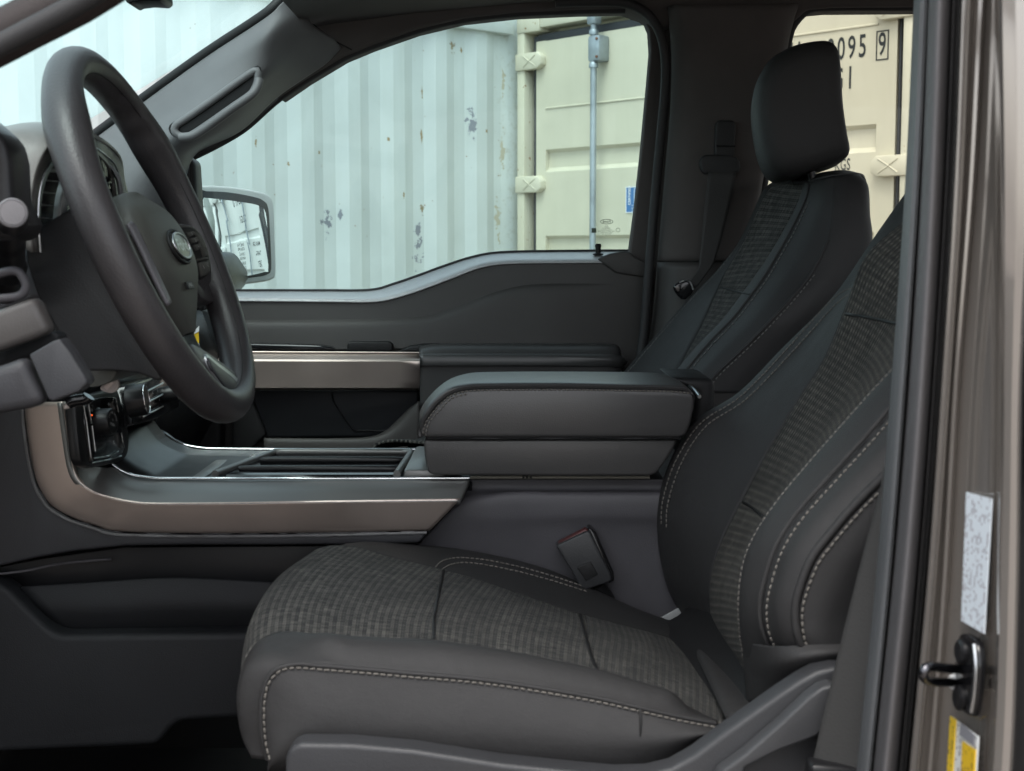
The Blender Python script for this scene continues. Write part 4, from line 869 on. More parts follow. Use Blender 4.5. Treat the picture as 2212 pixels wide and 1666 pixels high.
# far spoke with switches
spo = [(392, 488), (418, 480), (440, 495), (462, 540), (474, 600), (476, 640), (462, 652), (446, 648), (428, 630), (405, 560)]
plate('spoke', spo, Wp(0, 0, -.004), wn, .02, M['wheel'], SW, .004, 40)
def fpad(px, py, lift=0.0): return at(px, py, 1.41 + (px - 395) * .001) + wn * lift
prism_pts(cr([fpad(x, y, -.0015) for x, y in ((384, 486), (414, 484), (433, 496), (448, 522), (458, 556), (462, 590), (458, 612), (436, 632), (418, 600), (400, 540))], 50, closed=True), -wn * .02, 'spoke', M['wheel'], SW, .003)
pad = [(391, 495), (413, 491), (428, 502), (441, 526), (450, 556), (454, 584), (447, 597), (432, 603), (420, 572), (403, 528)]
pd = prism_pts(cr([fpad(x, y) for x, y in pad], 50, closed=True), -wn * .006, 'switch_pad', M['dark'], SW, .0012)
for q in ([(400, 505), (415, 501), (419, 508), (406, 513)], [(408, 517), (422, 513), (426, 522), (414, 527)], [(416, 531), (428, 527), (433, 538), (422, 542)], [(418, 501), (426, 507), (438, 530), (444, 553), (437, 556), (430, 530)], [(423, 560), (445, 557), (446, 561), (424, 565)], [(427, 569), (447, 565), (451, 584), (445, 594), (433, 598)]):
    prism_pts([fpad(x, y, .0022) for x, y in q], -wn * .003, 'switch_key', M['hub'], pd, .0006, 2)
for (x, y, s_) in ((410, 507, '+'), (417, 520, 'o'), (424, 534, '-'), (435, 578, 'x'), (444, 574, 'c')):
    text('switch_icon', s_, .008, M['icon'], pd, fpad(x, y, .0026), wu, wt)
# near spoke and its bezel
plate('spoke', [(232, 470), (262, 455), (300, 478), (330, 540), (352, 620), (340, 660), (300, 640), (268, 560)], Wp(0, 0, -.008), wn, .02, M['wheel'], SW, .004, 40)
loft('spoke_bezel', [[(283, 476, 1.262), (296, 490, 1.262), (318, 535, 1.262), (343, 590, 1.262), (366, 640, 1.262), (371, 652, 1.262)], [(279, 482, 1.250), (288, 498, 1.25), (310, 542, 1.25), (337, 600, 1.25), (362, 648, 1.25), (368, 658, 1.25)]], plastic('bezel_mauve', (.115, .108, .118), .45), SW, nrow=24, sub=4, thick=.004)
# lower spoke: an open loop with satin inlay
lowp = Wp(0, 0, .006)
plate('spoke', [(412, 742), (432, 748), (475, 777), (510, 804), (540, 834), (546, 852), (536, 868), (510, 872), (480, 850), (448, 812), (424, 778)], lowp, wn, .014, M['wheel'], SW, .004, 40)
inl = [(444, 764), (470, 782), (498, 803), (523, 826), (533, 843), (531, 855), (516, 860), (498, 852), (474, 826), (455, 796)]
si = plate('spoke_inlay', inl, lowp + wn * .002, wn, .004, M['silver'], SW, .001, 40)
plate('spoke_opening', [(450, 772), (472, 790), (500, 812), (515, 828), (518, 842), (508, 848), (494, 843), (474, 818), (458, 795)], lowp + wn * .0035, wn, .003, plastic('opening_dark', (.03, .03, .035), .4), si, .001, 40)

# ------------------------------------------------------------------ centre stack on the dash: drive-mode panel and climate controls
CS = box('center_stack', (-.80, 1.60, Z0 - .24), (-.490, 1.93, Z0 - .005), M['satin'], T, .012)
A_, B_, C_ = at(165, 870, 1.50), at(174, 997, 1.492), at(279, 930, 1.625)
dn = (C_ - A_).cross(B_ - A_).normalized()
if dn.dot(Vector((0, 0, CAMZ)) - A_) < 0: dn = -dn
du = (C_ - A_).normalized(); dv = dn.cross(du); dv = dv if dv.z > 0 else -dv
dp = plate('drive_mode_panel', [(163, 868), (170, 860), (248, 840), (258, 850), (266, 880), (278, 930), (280, 966), (272, 990), (250, 1000), (205, 1010), (186, 1007), (175, 995), (168, 940)], A_, dn, .013, M['satin'], CS, .004, 60)
plate('panel_field', [(186, 877), (246, 858), (254, 878), (265, 940), (268, 972), (258, 984), (205, 1000), (194, 985)], A_, dn, .004, M['black'], dp, .001, 50, lift=.002)
for pts_ in ([(180, 872), (188, 920), (196, 985), (200, 996)], [(191, 872), (198, 915)], [(199, 920), (206, 975)], [(250, 860), (256, 890)], [(200, 1000), (240, 992), (262, 985)], [(204, 990), (240, 984), (256, 975)], [(262, 935), (268, 968)]):
    tube('panel_edge', [hit(x, y, A_ + dn * .003, dn) for x, y in pts_], .0008, M['silver'], dp, n=16, seg=6)
kc = hit(211, 913, A_, dn)
kn = lathe('drive_mode_knob', [(.0165, 0), (.0165, .002), (.0152, .003), (.0148, .016), (.0138, .018), (.0128, .0177), (.0122, .0170)], kc, dn, M['satin'], dp, 48)
kf = kc + dn * .0178
for i, ch in enumerate('DRIVE MODE'):
    if ch == ' ': continue
    an = math.radians(160 - i * 15.5); ctr_ = kf + (du * math.cos(an) + dv * math.sin(an)) * .0096
    text('knob_lettering', ch, .0042, M['icon'], kn, ctr_, du * math.sin(an) - dv * math.cos(an), du * math.cos(an) + dv * math.sin(an))
text('knob_lettering', 'PUSH', .0046, M['icon'], kn, kf - dv * .004, du, dv)
text('knob_lettering', 'o', .006, M['icon'], kn, kf + dv * .002, du, dv)
for (x, y, s_) in ((197, 886, '2H'), (236, 874, '4H'), (246, 955, '4L')):
    text('panel_lettering', s_, .0055, M['icon'], dp, hit(x, y, A_ + dn * .0026, dn), du, dv)
lathe('indicator_lamp', [(.0011, 0), (.0008, .0006)], hit(198, 897, A_ + dn * .002, dn), dn, M['led'], dp, 12)
# climate plane further across
E_, F_, G_ = at(300, 865, 1.66), at(304, 900, 1.655), at(384, 850, 1.93)
cn = (G_ - E_).cross(F_ - E_).normalized()
if cn.dot(Vector((0, 0, CAMZ)) - E_) < 0: cn = -cn
cu_ = (G_ - E_).normalized(); cv = cn.cross(cu_); cv = cv if cv.z > 0 else -cv
cp = plate('climate_panel', [(285, 830), (340, 812), (386, 806), (388, 880), (340, 905), (290, 920)], E_, cn, .03, M['black'], CS, .003)
lathe('climate_knob', [(.0190, 0), (.0192, .003), (.0188, .019), (.0178, .021)], hit(277, 868, E_, cn), cn, M['satin'], cp, 36, 18, .02)
lathe('climate_knob', [(.0108, 0), (.0108, .003), (.0106, .017), (.0098, .019)], hit(353, 853, E_, cn), cn, M['satin'], cp, 36, 18, .02)
tube('knob_ring', [hit(277, 868, E_, cn) + cn * .021 + (cu_ * math.cos(a) + cv * math.sin(a)) * .0168 for a in [k * math.pi / 12 for k in range(24)]], .0008, M['chrome'], cp, n=48, closed=True, seg=6)
for pts_ in ([(318, 846), (352, 828)], [(322, 868), (352, 852)], [(310, 900), (352, 878)]):
    tube('panel_edge', [hit(x, y, E_ + cn * .003, cn) for x, y in pts_], .0011, M['silver'], cp, n=10, seg=6)
for (x, y, s_) in ((320, 852, '*'), (330, 848, 'A/C'), (340, 843, 'o'), (331, 870, 'w'), (344, 862, 'o')):
    text('panel_lettering', s_, .0065, M['icon'], cp, hit(x, y, E_ + cn * .002, cn), cu_, cv)
# paper tag beyond the wheel and the far trim behind it
tg = prism('hang_tag', [(417, 722), (429, 716), (430, 748), (423, 742)], 1.95, .001, yl, DB, 0)
prism('tag_paper', [(420, 738), (430, 742), (431, 748), (425, 744)], 1.949, .001, wl_, tg, 0)
prism('tag_paper', [(421, 714), (430, 704), (430, 716), (419, 722)], 1.949, .001, wl_, tg, 0)
loft('door_trim_end', [[(436, 672, 2.30), (446, 700, 2.30), (458, 735, 2.30), (470, 765, 2.30)], [(448, 676, 2.27), (458, 704, 2.27), (468, 738, 2.27), (480, 765, 2.27)]], M['silver'], DB, nrow=12, sub=4, thick=.01)
# ------------------------------------------------------------------ centre console
CO = empty('center_console', (.0, 1.70, Z0 - .9))
tag(CO, 'grey center console with bronze side trim and padded armrest between the seats', 'console')
top_n = [(160, 866, 1.555), (166, 930, 1.556), (173, 985, 1.558), (196, 1008, 1.562), (245, 1010, 1.575), (270, 1024, 1.58), (300, 1033, 1.58), (340, 1036, 1.58), (500, 1037, 1.58), (750, 1036, 1.58), (1014, 1036, 1.58)]
crease = [(135, 870, 1.532), (144, 935, 1.532), (156, 1008, 1.532), (170, 1040, 1.532), (203, 1064, 1.532), (248, 1078, 1.532), (290, 1086, 1.532), (340, 1089, 1.532), (500, 1088, 1.532), (750, 1084, 1.532), (993, 1081, 1.532)]
low = [(53, 870, 1.548), (58, 925, 1.548), (68, 992, 1.548), (82, 1046, 1.548), (110, 1090, 1.548), (155, 1117, 1.548), (205, 1134, 1.548), (262, 1148, 1.548), (450, 1152, 1.548), (700, 1150, 1.548), (929, 1146, 1.548)]
loft('console_facet', [top_n, [(0.55 * a[0] + .45 * b[0], .55 * a[1] + .45 * b[1], 1.552) for a, b in zip(top_n, crease)], crease], M['facet'], CO, nrow=90, sub=5, thick=.006)
def lerp3(a, b, t, dy=0): return (a[0] + (b[0] - a[0]) * t, a[1] + (b[1] - a[1]) * t, a[2] + (b[2] - a[2]) * t + dy)
loft('bronze_side_trim', [[(a, b - 1, c) for a, b, c in crease], [lerp3(a, b, .5, -.001) for a, b in zip(crease, low)], [lerp3(a, b, .95, 0) for a, b in zip(crease, low)], [(a, b, c + .008) for a, b, c in low]], M['bronze'], CO, nrow=90, sub=5, thick=.006, sharp=20)
tube('trim_shadow_gap', [(a - 1, b + 2, c + .004) for a, b, c in low], .0016, M['black'], CO, n=90, seg=6)
bot = [(905, 1174), (780, 1177), (598, 1178), (400, 1178), (271, 1180), (163, 1191), (81, 1205), (0, 1223), (-80, 1236)]
lowx = [(a - 3, b + 4) for a, b, c in low]
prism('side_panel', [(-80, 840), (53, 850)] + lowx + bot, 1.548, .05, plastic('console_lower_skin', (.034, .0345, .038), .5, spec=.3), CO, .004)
tube('side_panel_bead', [(a - 6, b + 7, 1.5465) for a, b, c in low[:-1]] + [(922, 1151, 1.5465)], .0017, M['pillar'], CO, n=80, seg=6)
# chrome lines, top surface and tray
tube('chrome_line', [(243, 1003, 1.578), (258, 1014, 1.578), (285, 1026, 1.578), (320, 1032, 1.578), (360, 1034, 1.578), (500, 1034, 1.578), (750, 1034, 1.578), (1014, 1033, 1.578)], .0017, M['chrome'], CO, n=80, seg=8)
tube('chrome_line', [(357, 938, 1.815), (372, 949, 1.815), (398, 961, 1.815), (435, 968, 1.815), (480, 970, 1.815), (650, 971, 1.815), (910, 971, 1.815)], .0017, M['chrome'], CO, n=60, seg=8)
Zt = at(600, 1036, 1.58).z - .004
def zat(px, Y, dz=0): return Vector((at(px, 1030, Y).x, Y, Zt + dz))
loft('top_plate', [[at(200, 940, 1.60) , at(250, 1000, 1.585), at(300, 1031, 1.585), zat(340, 1.585), zat(600, 1.585), zat(1020, 1.585)], [at(330, 905, 1.79), at(362, 945, 1.80), at(400, 963, 1.81), at(450, 972, 1.812), at(650, 973, 1.812), at(915, 973, 1.812)]], M['satin'], CO, nrow=50, sub=4, thick=.01)
prism('console_rail', [(340, 930), (357, 940), (372, 952), (398, 964), (435, 971), (480, 973), (910, 973), (910, 1100), (340, 1100)], 1.818, .02, M['satin'], CO, .003)
xl, xr = at(425, 1030, 1.60).x, at(868, 1030, 1.60).x; xe = at(1010, 1030, 1.60).x
tr = prism_pts([Vector((at(412, 1034, 1.60).x, 1.60, Zt + .003)), Vector((at(482, 985, 1.79).x, 1.795, Zt + .003)), Vector((at(512, 985, 1.79).x, 1.795, Zt + .003)), Vector((at(440, 1034, 1.60).x, 1.60, Zt + .003))], (0, 0, -.01), 'tray_ramp', M['facet'], CO, .002)
x1, x2 = at(440, 1030, 1.60).x, at(864, 1030, 1.60).x
box('tray_cover', (x1 + .02, 1.612, Zt - .006), (x2 - .002, 1.785, Zt + .004), M['black'], CO, .004, seg=3)
fr_ = [Vector((x1 + .012, 1.606, Zt + .006)), Vector((x1 + .050, 1.788, Zt + .006)), Vector((x2, 1.788, Zt + .006)), Vector((x2 - .004, 1.606, Zt + .006))]
tube('tray_frame', pl(fr_, 60), .0045, M['facet'], CO, n=60, seg=10, raw=True)
for y, h in ((1.648, .006), (1.712, .007)):
    xx = x1 + .026 + (y - 1.60) * .2
    tube('tray_slat', [Vector((xx, y, Zt + h - .002)), Vector((xx + .012, y - .002, Zt + h)), Vector((x2 - .02, y - .002, Zt + h)), Vector((x2 - .008, y + .004, Zt + h - .002))], .0042, M['satin'], CO, n=30, seg=10)
box('tray_end', (x2 + .004, 1.60, Zt - .004), (x2 + .052, 1.80, Zt + .012), M['facet'], CO, .004)
# rear part of the console under the armrest
loft('console_box', [[(1000, 1100, 1.60), (1018, 1036, 1.615), (1020, 1036, 1.615), (1200, 1036, 1.615), (1440, 1036, 1.615)][:0] + [(1012, 1036, 1.612), (1200, 1036, 1.612), (1460, 1036, 1.612)], [(1003, 1058, 1.610), (1200, 1060, 1.610), (1460, 1060, 1.610)], [(990, 1084, 1.596), (1100, 1066, 1.590), (1200, 1066, 1.588), (1460, 1066, 1.588)], [(965, 1112, 1.592), (1200, 1110, 1.585), (1460, 1110, 1.585)], [(930, 1150, 1.594), (1200, 1150, 1.592), (1480, 1150, 1.592)], [(904, 1178, 1.60), (1200, 1250, 1.60), (1500, 1250, 1.60)], [(860, 1230, 1.61), (1200, 1420, 1.61), (1550, 1420, 1.61)]], plastic('console_skin', (.080, .078, .086), .5, spec=.35), CO, nrow=40, sub=6, thick=.006)
prism('console_core', [(140, 1040), (330, 1060), (1000, 1060), (1440, 1040), (1520, 1200), (1560, 1500), (140, 1500)], 1.625, .17, M['dark'], CO, .01)
ar_l = prism('armrest_bin', [(914, 949), (1465, 949), (1452, 975), (1436, 1000), (1418, 1024), (1400, 1029), (1200, 1029), (936, 1027), (924, 1020), (917, 985)], 1.566, .22, M['arm'], CO, .008, seg=4)
stc = [(911, 944), (912, 928), (920, 906), (942, 876), (972, 852), (1005, 842), (1050, 839), (1200, 838), (1350, 840), (1450, 842), (1490, 846), (1502, 856)]
lid = prism('armrest_lid', stc + [(1500, 880), (1492, 915), (1482, 941), (1466, 946), (1200, 946), (925, 946)], 1.556, .02, M['arm'], CO, .005, seg=3)
c1 = [(a, b, 1.556) for a, b in stc]
c0 = [(918, 948, 1.570)] + [(a + (4 if i < 5 else 0), b + (2 if i > 4 else 3), 1.559) for i, (a, b) in enumerate(stc)][1:]
c2 = [(908, 940, 1.565), (906, 915, 1.565), (914, 890, 1.565), (936, 860, 1.565), (966, 838, 1.565), (1003, 829, 1.565), (1050, 826, 1.565), (1200, 825, 1.565), (1350, 828, 1.565), (1445, 830, 1.565), (1480, 834, 1.565), (1492, 845, 1.57)]
c3 = [(907, 930, 1.66), (905, 900, 1.66), (913, 876, 1.66), (937, 846, 1.66), (969, 822, 1.66), (1008, 813, 1.66), (1055, 810, 1.66), (1200, 809, 1.66), (1350, 811, 1.66), (1430, 813, 1.66), (1460, 819, 1.66), (1474, 832, 1.66)]
c4 = [(912, 925, 1.76), (912, 895, 1.76), (922, 872, 1.76), (946, 844, 1.76), (977, 819, 1.76), (1012, 807, 1.76), (1060, 804, 1.76), (1200, 803, 1.76), (1350, 804, 1.76), (1415, 806, 1.76), (1440, 812, 1.76), (1452, 824, 1.76)]
c5 = [(925, 930, 1.79), (926, 902, 1.79), (936, 880, 1.79), (958, 856, 1.79), (986, 832, 1.79), (1016, 822, 1.79), (1062, 819, 1.79), (1200, 818, 1.79), (1350, 818, 1.79), (1405, 820, 1.79), (1428, 826, 1.79), (1438, 838, 1.79)]
lt = loft('lid_top', [c1, c2, c3, c4, c5], M['arm'], lid, nrow=70, sub=6, thick=.004)
stitches('lid_stitching', drape([lid, lt], [(a + (3 if k < 4 else 0), b + (4 if k > 2 else 2)) for k, (a, b) in enumerate(stc[:-1])]), M['thread'], lid, .0034, .0011, .0009, .0006)
stitches('lid_stitching', drape([lid, lt], [(a + (9 if k < 4 else 3), b + (9 if k > 2 else 4)) for k, (a, b) in enumerate(stc[:6])]), M['thread'], lid, .0034, .0011, .0009, .0006)
tube('lid_gap', [(922, 947.5, 1.5575), (1200, 947.5, 1.5575), (1470, 947.5, 1.5575)], .0013, M['dark'], lid, n=20, seg=6)
tube('lid_edge_highlight', [(1462, 816, 1.70), (1480, 826, 1.68), (1500, 843, 1.64), (1511, 857, 1.60)], .0022, M['silver'], CO, n=20, seg=8)  # silver tube drawn as the highlight along the rear edge
prism('hinge_block', [(1440, 815), (1545, 818), (1545, 1000), (1470, 1000), (1500, 880), (1500, 850)], 1.66, .14, M['dark'], CO, .01)
tube('bin_lip', [(1016, 1031, 1.60), (1130, 1031, 1.60), (1390, 1031, 1.60), (1400, 1029, 1.60)], .0022, plainmat('lip_brass', (.25, .24, .20), .4), CO, n=20, seg=8)
for x in (1128, 1136, 1144): box('latch_pin', tuple(at(x, 1034, 1.597)), tuple(at(x + 5, 1028, 1.60)), M['dark'], CO, .0005)
# lower tunnel panels in the footwell
prism('tunnel_cover', [(-80, 1236), (0, 1224), (100, 1205), (271, 1182), (900, 1178), (900, 1300), (560, 1300), (560, 1400), (130, 1400), (0, 1280), (-80, 1240)], 1.60, .05, M['satin'], CO, .004)
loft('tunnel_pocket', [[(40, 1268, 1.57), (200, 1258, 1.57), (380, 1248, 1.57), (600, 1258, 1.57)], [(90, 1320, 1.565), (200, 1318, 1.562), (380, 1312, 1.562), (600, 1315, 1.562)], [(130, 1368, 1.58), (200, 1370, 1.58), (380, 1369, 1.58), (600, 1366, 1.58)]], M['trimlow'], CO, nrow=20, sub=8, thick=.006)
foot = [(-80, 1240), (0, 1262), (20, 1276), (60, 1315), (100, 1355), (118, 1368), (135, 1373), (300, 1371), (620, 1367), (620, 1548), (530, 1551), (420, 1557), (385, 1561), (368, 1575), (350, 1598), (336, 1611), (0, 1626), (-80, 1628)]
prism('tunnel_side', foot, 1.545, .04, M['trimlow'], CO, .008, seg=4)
tube('tunnel_lip', [(-60, 1243, 1.555), (0, 1240, 1.56), (60, 1232, 1.57), (140, 1217, 1.58), (240, 1208, 1.59)], .0016, M['trim2'], CO, n=24, seg=6)
quadbox('seat_floor_riser', (-.35, 1.0, Z0 - .9), (.6, 1.55, Z0 - .60), M['carpet'], T, .02)
# ------------------------------------------------------------------ driver seat
DS = empty('driver_seat', (.1, 1.34, Z0 - .75))
tag(DS, 'charcoal driver seat with ribbed knit center and pale stitching, nearest seat', 'seat')
S1 = [(578, 1642, 1.100), (570, 1610, 1.098), (566, 1570, 1.096), (566, 1520, 1.096), (575, 1475, 1.096), (600, 1446, 1.097), (640, 1437, 1.098), (700, 1441, 1.098), (800, 1449, 1.098), (900, 1458, 1.098), (1000, 1466, 1.098), (1100, 1478, 1.098), (1200, 1494, 1.098), (1300, 1512, 1.099), (1400, 1535, 1.10), (1480, 1553, 1.105), (1545, 1565, 1.11)]
BN = [(566, 1640, 1.13), (545, 1615, 1.14), (526, 1575, 1.14), (517, 1520, 1.14), (519, 1465, 1.145), (534, 1412, 1.15), (560, 1382, 1.158), (600, 1367, 1.165), (640, 1363, 1.168), (705, 1372, 1.17), (840, 1378, 1.172), (922, 1381, 1.172), (1057, 1401, 1.172), (1193, 1429, 1.172), (1290, 1453, 1.172), (1382, 1483, 1.172), (1464, 1515, 1.172), (1550, 1556, 1.172)]
mid = []
P1 = cr([at(*p) for p in S1], 24); P2 = cr([at(*p) for p in BN], 24)
midv = [a.lerp(b, .45) + Vector((0, -.008, .016)) * (1 if 6 < i < 22 else .2) + (Vector((-.010, -.004, 0)) if i < 7 else Vector()) for i, (a, b) in enumerate(zip(P1, P2))]
low1 = [a.lerp(b, .10) + Vector((0, .004, -.002)) for a, b in zip(P1, P2)]
nb = loft('side_bolster', [P1, [a.lerp(b, .07) + Vector((0, -.003, .004)) * (1 if i > 5 else 0) for i, (a, b) in enumerate(zip(P1, P2))], midv, P2], M['seat'], DS, nrow=110, sub=8, thick=.004)
# side panel
sp_low = [(590, 1664, 1.105), (600, 1668, 1.10), (640, 1675, 1.092), (700, 1680, 1.09), (900, 1690, 1.09), (1100, 1695, 1.09), (1300, 1690, 1.092), (1420, 1660, 1.096), (1500, 1610, 1.10), (1550, 1575, 1.11)]
P3 = cr([at(*p) for p in sp_low], 24)
csd = loft('cushion_side', [P1, [a.lerp(b, .06) + Vector((.001, -.003, 0)) for a, b in zip(P1, P3)], [a.lerp(b, .5) + Vector((0, -.012, 0)) for a, b in zip(P1, P3)], P3], M['seat'], DS, nrow=90, sub=8, thick=.004)
tube('side_seam', [(1383, 1532, 1.094), (1384, 1560, 1.089), (1382, 1600, 1.087), (1376, 1632, 1.088)], .0010, M['dark'], DS, n=16, seg=6)
tube('cushion_piping', [p + Vector((0, -.0015, .0012)) for p in P1], .0021, M['seat'], DS, n=100, seg=8)
S1px = [(p[0], p[1]) for p in S1]
stitches('cushion_stitching', drape([csd, nb], [(x + (5 if k < 4 else 4 if k < 6 else 0), y + (0 if k < 4 else 4 if k < 6 else 6)) for k, (x, y) in enumerate(S1px)], 120), M['thread'], DS, .0046, .0010, .00085, .0006)
# knit top
b1 = [(530, 1600, 1.16), (518, 1530, 1.15), (519, 1462, 1.146), (534, 1412, 1.15), (560, 1382, 1.158), (600, 1367, 1.165), (640, 1363, 1.168), (705, 1372, 1.17), (840, 1378, 1.172), (922, 1381, 1.172), (1057, 1401, 1.172), (1193, 1429, 1.172), (1290, 1453, 1.172), (1382, 1483, 1.172), (1464, 1515, 1.172), (1550, 1556, 1.172), (1600, 1582, 1.172)]
b15 = [(560, 1520, 1.25), (535, 1430, 1.24), (533, 1372, 1.24), (548, 1326, 1.242), (570, 1305, 1.245), (610, 1298, 1.25), (660, 1300, 1.25), (740, 1310, 1.25), (860, 1324, 1.25), (960, 1338, 1.25), (1080, 1358, 1.25), (1200, 1385, 1.25), (1300, 1412, 1.25), (1390, 1442, 1.25), (1470, 1475, 1.25), (1550, 1512, 1.25), (1600, 1538, 1.25)]
b2 = [(610, 1440, 1.37), (588, 1350, 1.36), (584, 1295, 1.36), (597, 1252, 1.36), (620, 1235, 1.36), (660, 1232, 1.36), (710, 1238, 1.36), (790, 1252, 1.36), (890, 1270, 1.36), (980, 1288, 1.36), (1090, 1310, 1.36), (1210, 1340, 1.36), (1310, 1368, 1.36), (1400, 1398, 1.36), (1475, 1430, 1.36), (1545, 1465, 1.36), (1590, 1490, 1.36)]
b3 = [(690, 1360, 1.48), (668, 1280, 1.475), (660, 1230, 1.475), (674, 1194, 1.475), (700, 1181, 1.475), (735, 1178, 1.475), (780, 1184, 1.478), (840, 1202, 1.48), (943, 1227, 1.48), (1010, 1246, 1.48), (1086, 1270, 1.48), (1166, 1298, 1.48), (1252, 1326, 1.48), (1355, 1353, 1.48), (1437, 1375, 1.48), (1500, 1396, 1.48), (1560, 1425, 1.48)]
kn_ = loft('knit_cushion', [b1, b15, b2, b3], M['knit'], DS, nrow=120, sub=12, thick=.004)
# seams across the knit
tube('knit_seam', drape([kn_], [(958, 1232), (952, 1262), (944, 1300), (937, 1345), (938, 1380)], 40, .0008), .0016, M['dark'], DS, n=40, seg=6)
tube('knit_seam', drape([kn_], [(1253, 1328), (1262, 1360), (1270, 1392), (1280, 1425), (1291, 1450)], 40, .0008), .0018, M['dark'], DS, n=40, seg=6)
loft('cushion_roll', [[(1486, 1386, 1.47), (1510, 1430, 1.36), (1538, 1490, 1.25), (1568, 1552, 1.16)], [(1500, 1372, 1.475), (1530, 1420, 1.355), (1560, 1478, 1.245), (1592, 1545, 1.155)], [(1560, 1392, 1.50), (1600, 1432, 1.37), (1632, 1480, 1.26), (1668, 1540, 1.165)], [(1590, 1420, 1.50), (1630, 1460, 1.37), (1662, 1510, 1.26), (1700, 1570, 1.165)]], M['seat'], DS, nrow=30, sub=6, thick=.004)
# far bolster
f1 = [(735, 1179, 1.475), (780, 1184, 1.479), (840, 1202, 1.481), (943, 1227, 1.481), (1010, 1246, 1.481), (1086, 1270, 1.481), (1166, 1298, 1.481), (1252, 1326, 1.481), (1355, 1353, 1.481), (1437, 1375, 1.481), (1520, 1398, 1.481)]
f2 = [(742, 1176, 1.50), (790, 1175, 1.51), (860, 1186, 1.515), (955, 1205, 1.52), (1030, 1222, 1.52), (1105, 1244, 1.52), (1190, 1272, 1.52), (1275, 1302, 1.52), (1370, 1332, 1.52), (1450, 1355, 1.52), (1530, 1380, 1.52)]
f3 = [(750, 1176, 1.53), (800, 1172, 1.55), (880, 1175, 1.565), (970, 1183, 1.57), (1050, 1196, 1.57), (1130, 1214, 1.57), (1205, 1238, 1.57), (1290, 1276, 1.57), (1382, 1318, 1.57), (1460, 1345, 1.57), (1540, 1372, 1.57)]
f4 = [(760, 1200, 1.56), (810, 1200, 1.58), (890, 1205, 1.592), (980, 1213, 1.597), (1060, 1226, 1.597), (1140, 1244, 1.597), (1212, 1270, 1.597), (1300, 1306, 1.597), (1392, 1348, 1.597), (1466, 1375, 1.597), (1545, 1402, 1.597)]
fb = loft('side_bolster', [f1, f2, f3, f4], M['seat'], DS, nrow=70, sub=8, thick=.004)
stitches('bolster_stitching', drape([fb, kn_], [(941, 1225), (955, 1212), (985, 1205), (1030, 1207), (1090, 1217), (1180, 1240), (1276, 1272)]), M['thread'], DS, .0046, .0012, .00075, .0006)
stitches('bolster_stitching', drape([fb, kn_], [(955, 1230), (972, 1220), (1005, 1215), (1060, 1222), (1130, 1237), (1200, 1256), (1268, 1278)]), M['thread'], DS, .0046, .0012, .00075, .0006)
# backrest columns
k0 = [(1975, 440, 1.62), (1905, 530, 1.62), (1820, 650, 1.62), (1710, 770, 1.62), (1610, 870, 1.62), (1520, 930, 1.62), (1470, 1010, 1.62), (1448, 1090, 1.62), (1448, 1160, 1.62), (1462, 1240, 1.62), (1485, 1310, 1.62), (1540, 1400, 1.62), (1600, 1460, 1.60)]
k1 = [(1962, 408, 1.585), (1890, 510, 1.585), (1800, 640, 1.585), (1690, 752, 1.585), (1595, 848, 1.585), (1507, 905, 1.585), (1452, 988, 1.585), (1424, 1075, 1.585), (1420, 1150, 1.585), (1431, 1230, 1.585), (1455, 1300, 1.585), (1515, 1392, 1.585), (1588, 1452, 1.57)]
k15 = [(1985, 430, 1.53), (1895, 530, 1.53), (1818, 650, 1.53), (1735, 760, 1.53), (1640, 862, 1.53), (1565, 950, 1.53), (1512, 1030, 1.53), (1478, 1105, 1.53), (1470, 1165, 1.53), (1475, 1235, 1.53), (1492, 1305, 1.53), (1530, 1385, 1.53), (1592, 1450, 1.53)]
k2 = [(2010, 440, 1.47), (1925, 500, 1.47), (1866, 560, 1.47), (1830, 655, 1.47), (1784, 770, 1.47), (1724, 867, 1.47), (1660, 975, 1.47), (1602, 1084, 1.47), (1561, 1166, 1.47), (1538, 1235, 1.47), (1533, 1300, 1.47), (1545, 1380, 1.47), (1595, 1448, 1.47)]
k25 = [(2090, 500, 1.345), (2020, 560, 1.345), (1960, 630, 1.345), (1905, 720, 1.345), (1850, 820, 1.345), (1782, 915, 1.345), (1708, 1018, 1.345), (1642, 1115, 1.345), (1598, 1195, 1.345), (1570, 1258, 1.345), (1562, 1318, 1.345), (1572, 1390, 1.345), (1604, 1455, 1.345)]
k3 = [(2120, 560, 1.215), (2050, 650, 1.215), (1985, 725, 1.215), (1930, 790, 1.215), (1882, 842, 1.215), (1832, 898, 1.215), (1751, 990, 1.215), (1680, 1075, 1.215), (1630, 1148, 1.215), (1602, 1216, 1.215), (1592, 1300, 1.215), (1597, 1380, 1.215), (1612, 1462, 1.215)]
k4 = [(2130, 640, 1.125), (2060, 730, 1.125), (2000, 800, 1.125), (1950, 855, 1.125), (1905, 908, 1.125), (1860, 960, 1.125), (1790, 1036, 1.125), (1724, 1111, 1.125), (1680, 1180, 1.125), (1654, 1258, 1.125), (1645, 1312, 1.125), (1654, 1370, 1.125), (1690, 1442, 1.13)]
k5 = [(2140, 800, 1.075), (2080, 860, 1.075), (2030, 910, 1.075), (1985, 955, 1.075), (1945, 998, 1.075), (1906, 1036, 1.075), (1850, 1092, 1.075), (1795, 1156, 1.075), (1755, 1210, 1.075), (1728, 1280, 1.075), (1721, 1323, 1.075), (1726, 1372, 1.075), (1746, 1418, 1.08)]
k6 = [(2200, 900, 1.085), (2140, 960, 1.085), (2090, 1010, 1.085), (2050, 1060, 1.085), (2010, 1100, 1.085), (1980, 1140, 1.085), (1940, 1190, 1.085), (1900, 1240, 1.085), (1870, 1290, 1.085), (1850, 1340, 1.085), (1842, 1380, 1.085), (1842, 1410, 1.085), (1850, 1440, 1.09)]
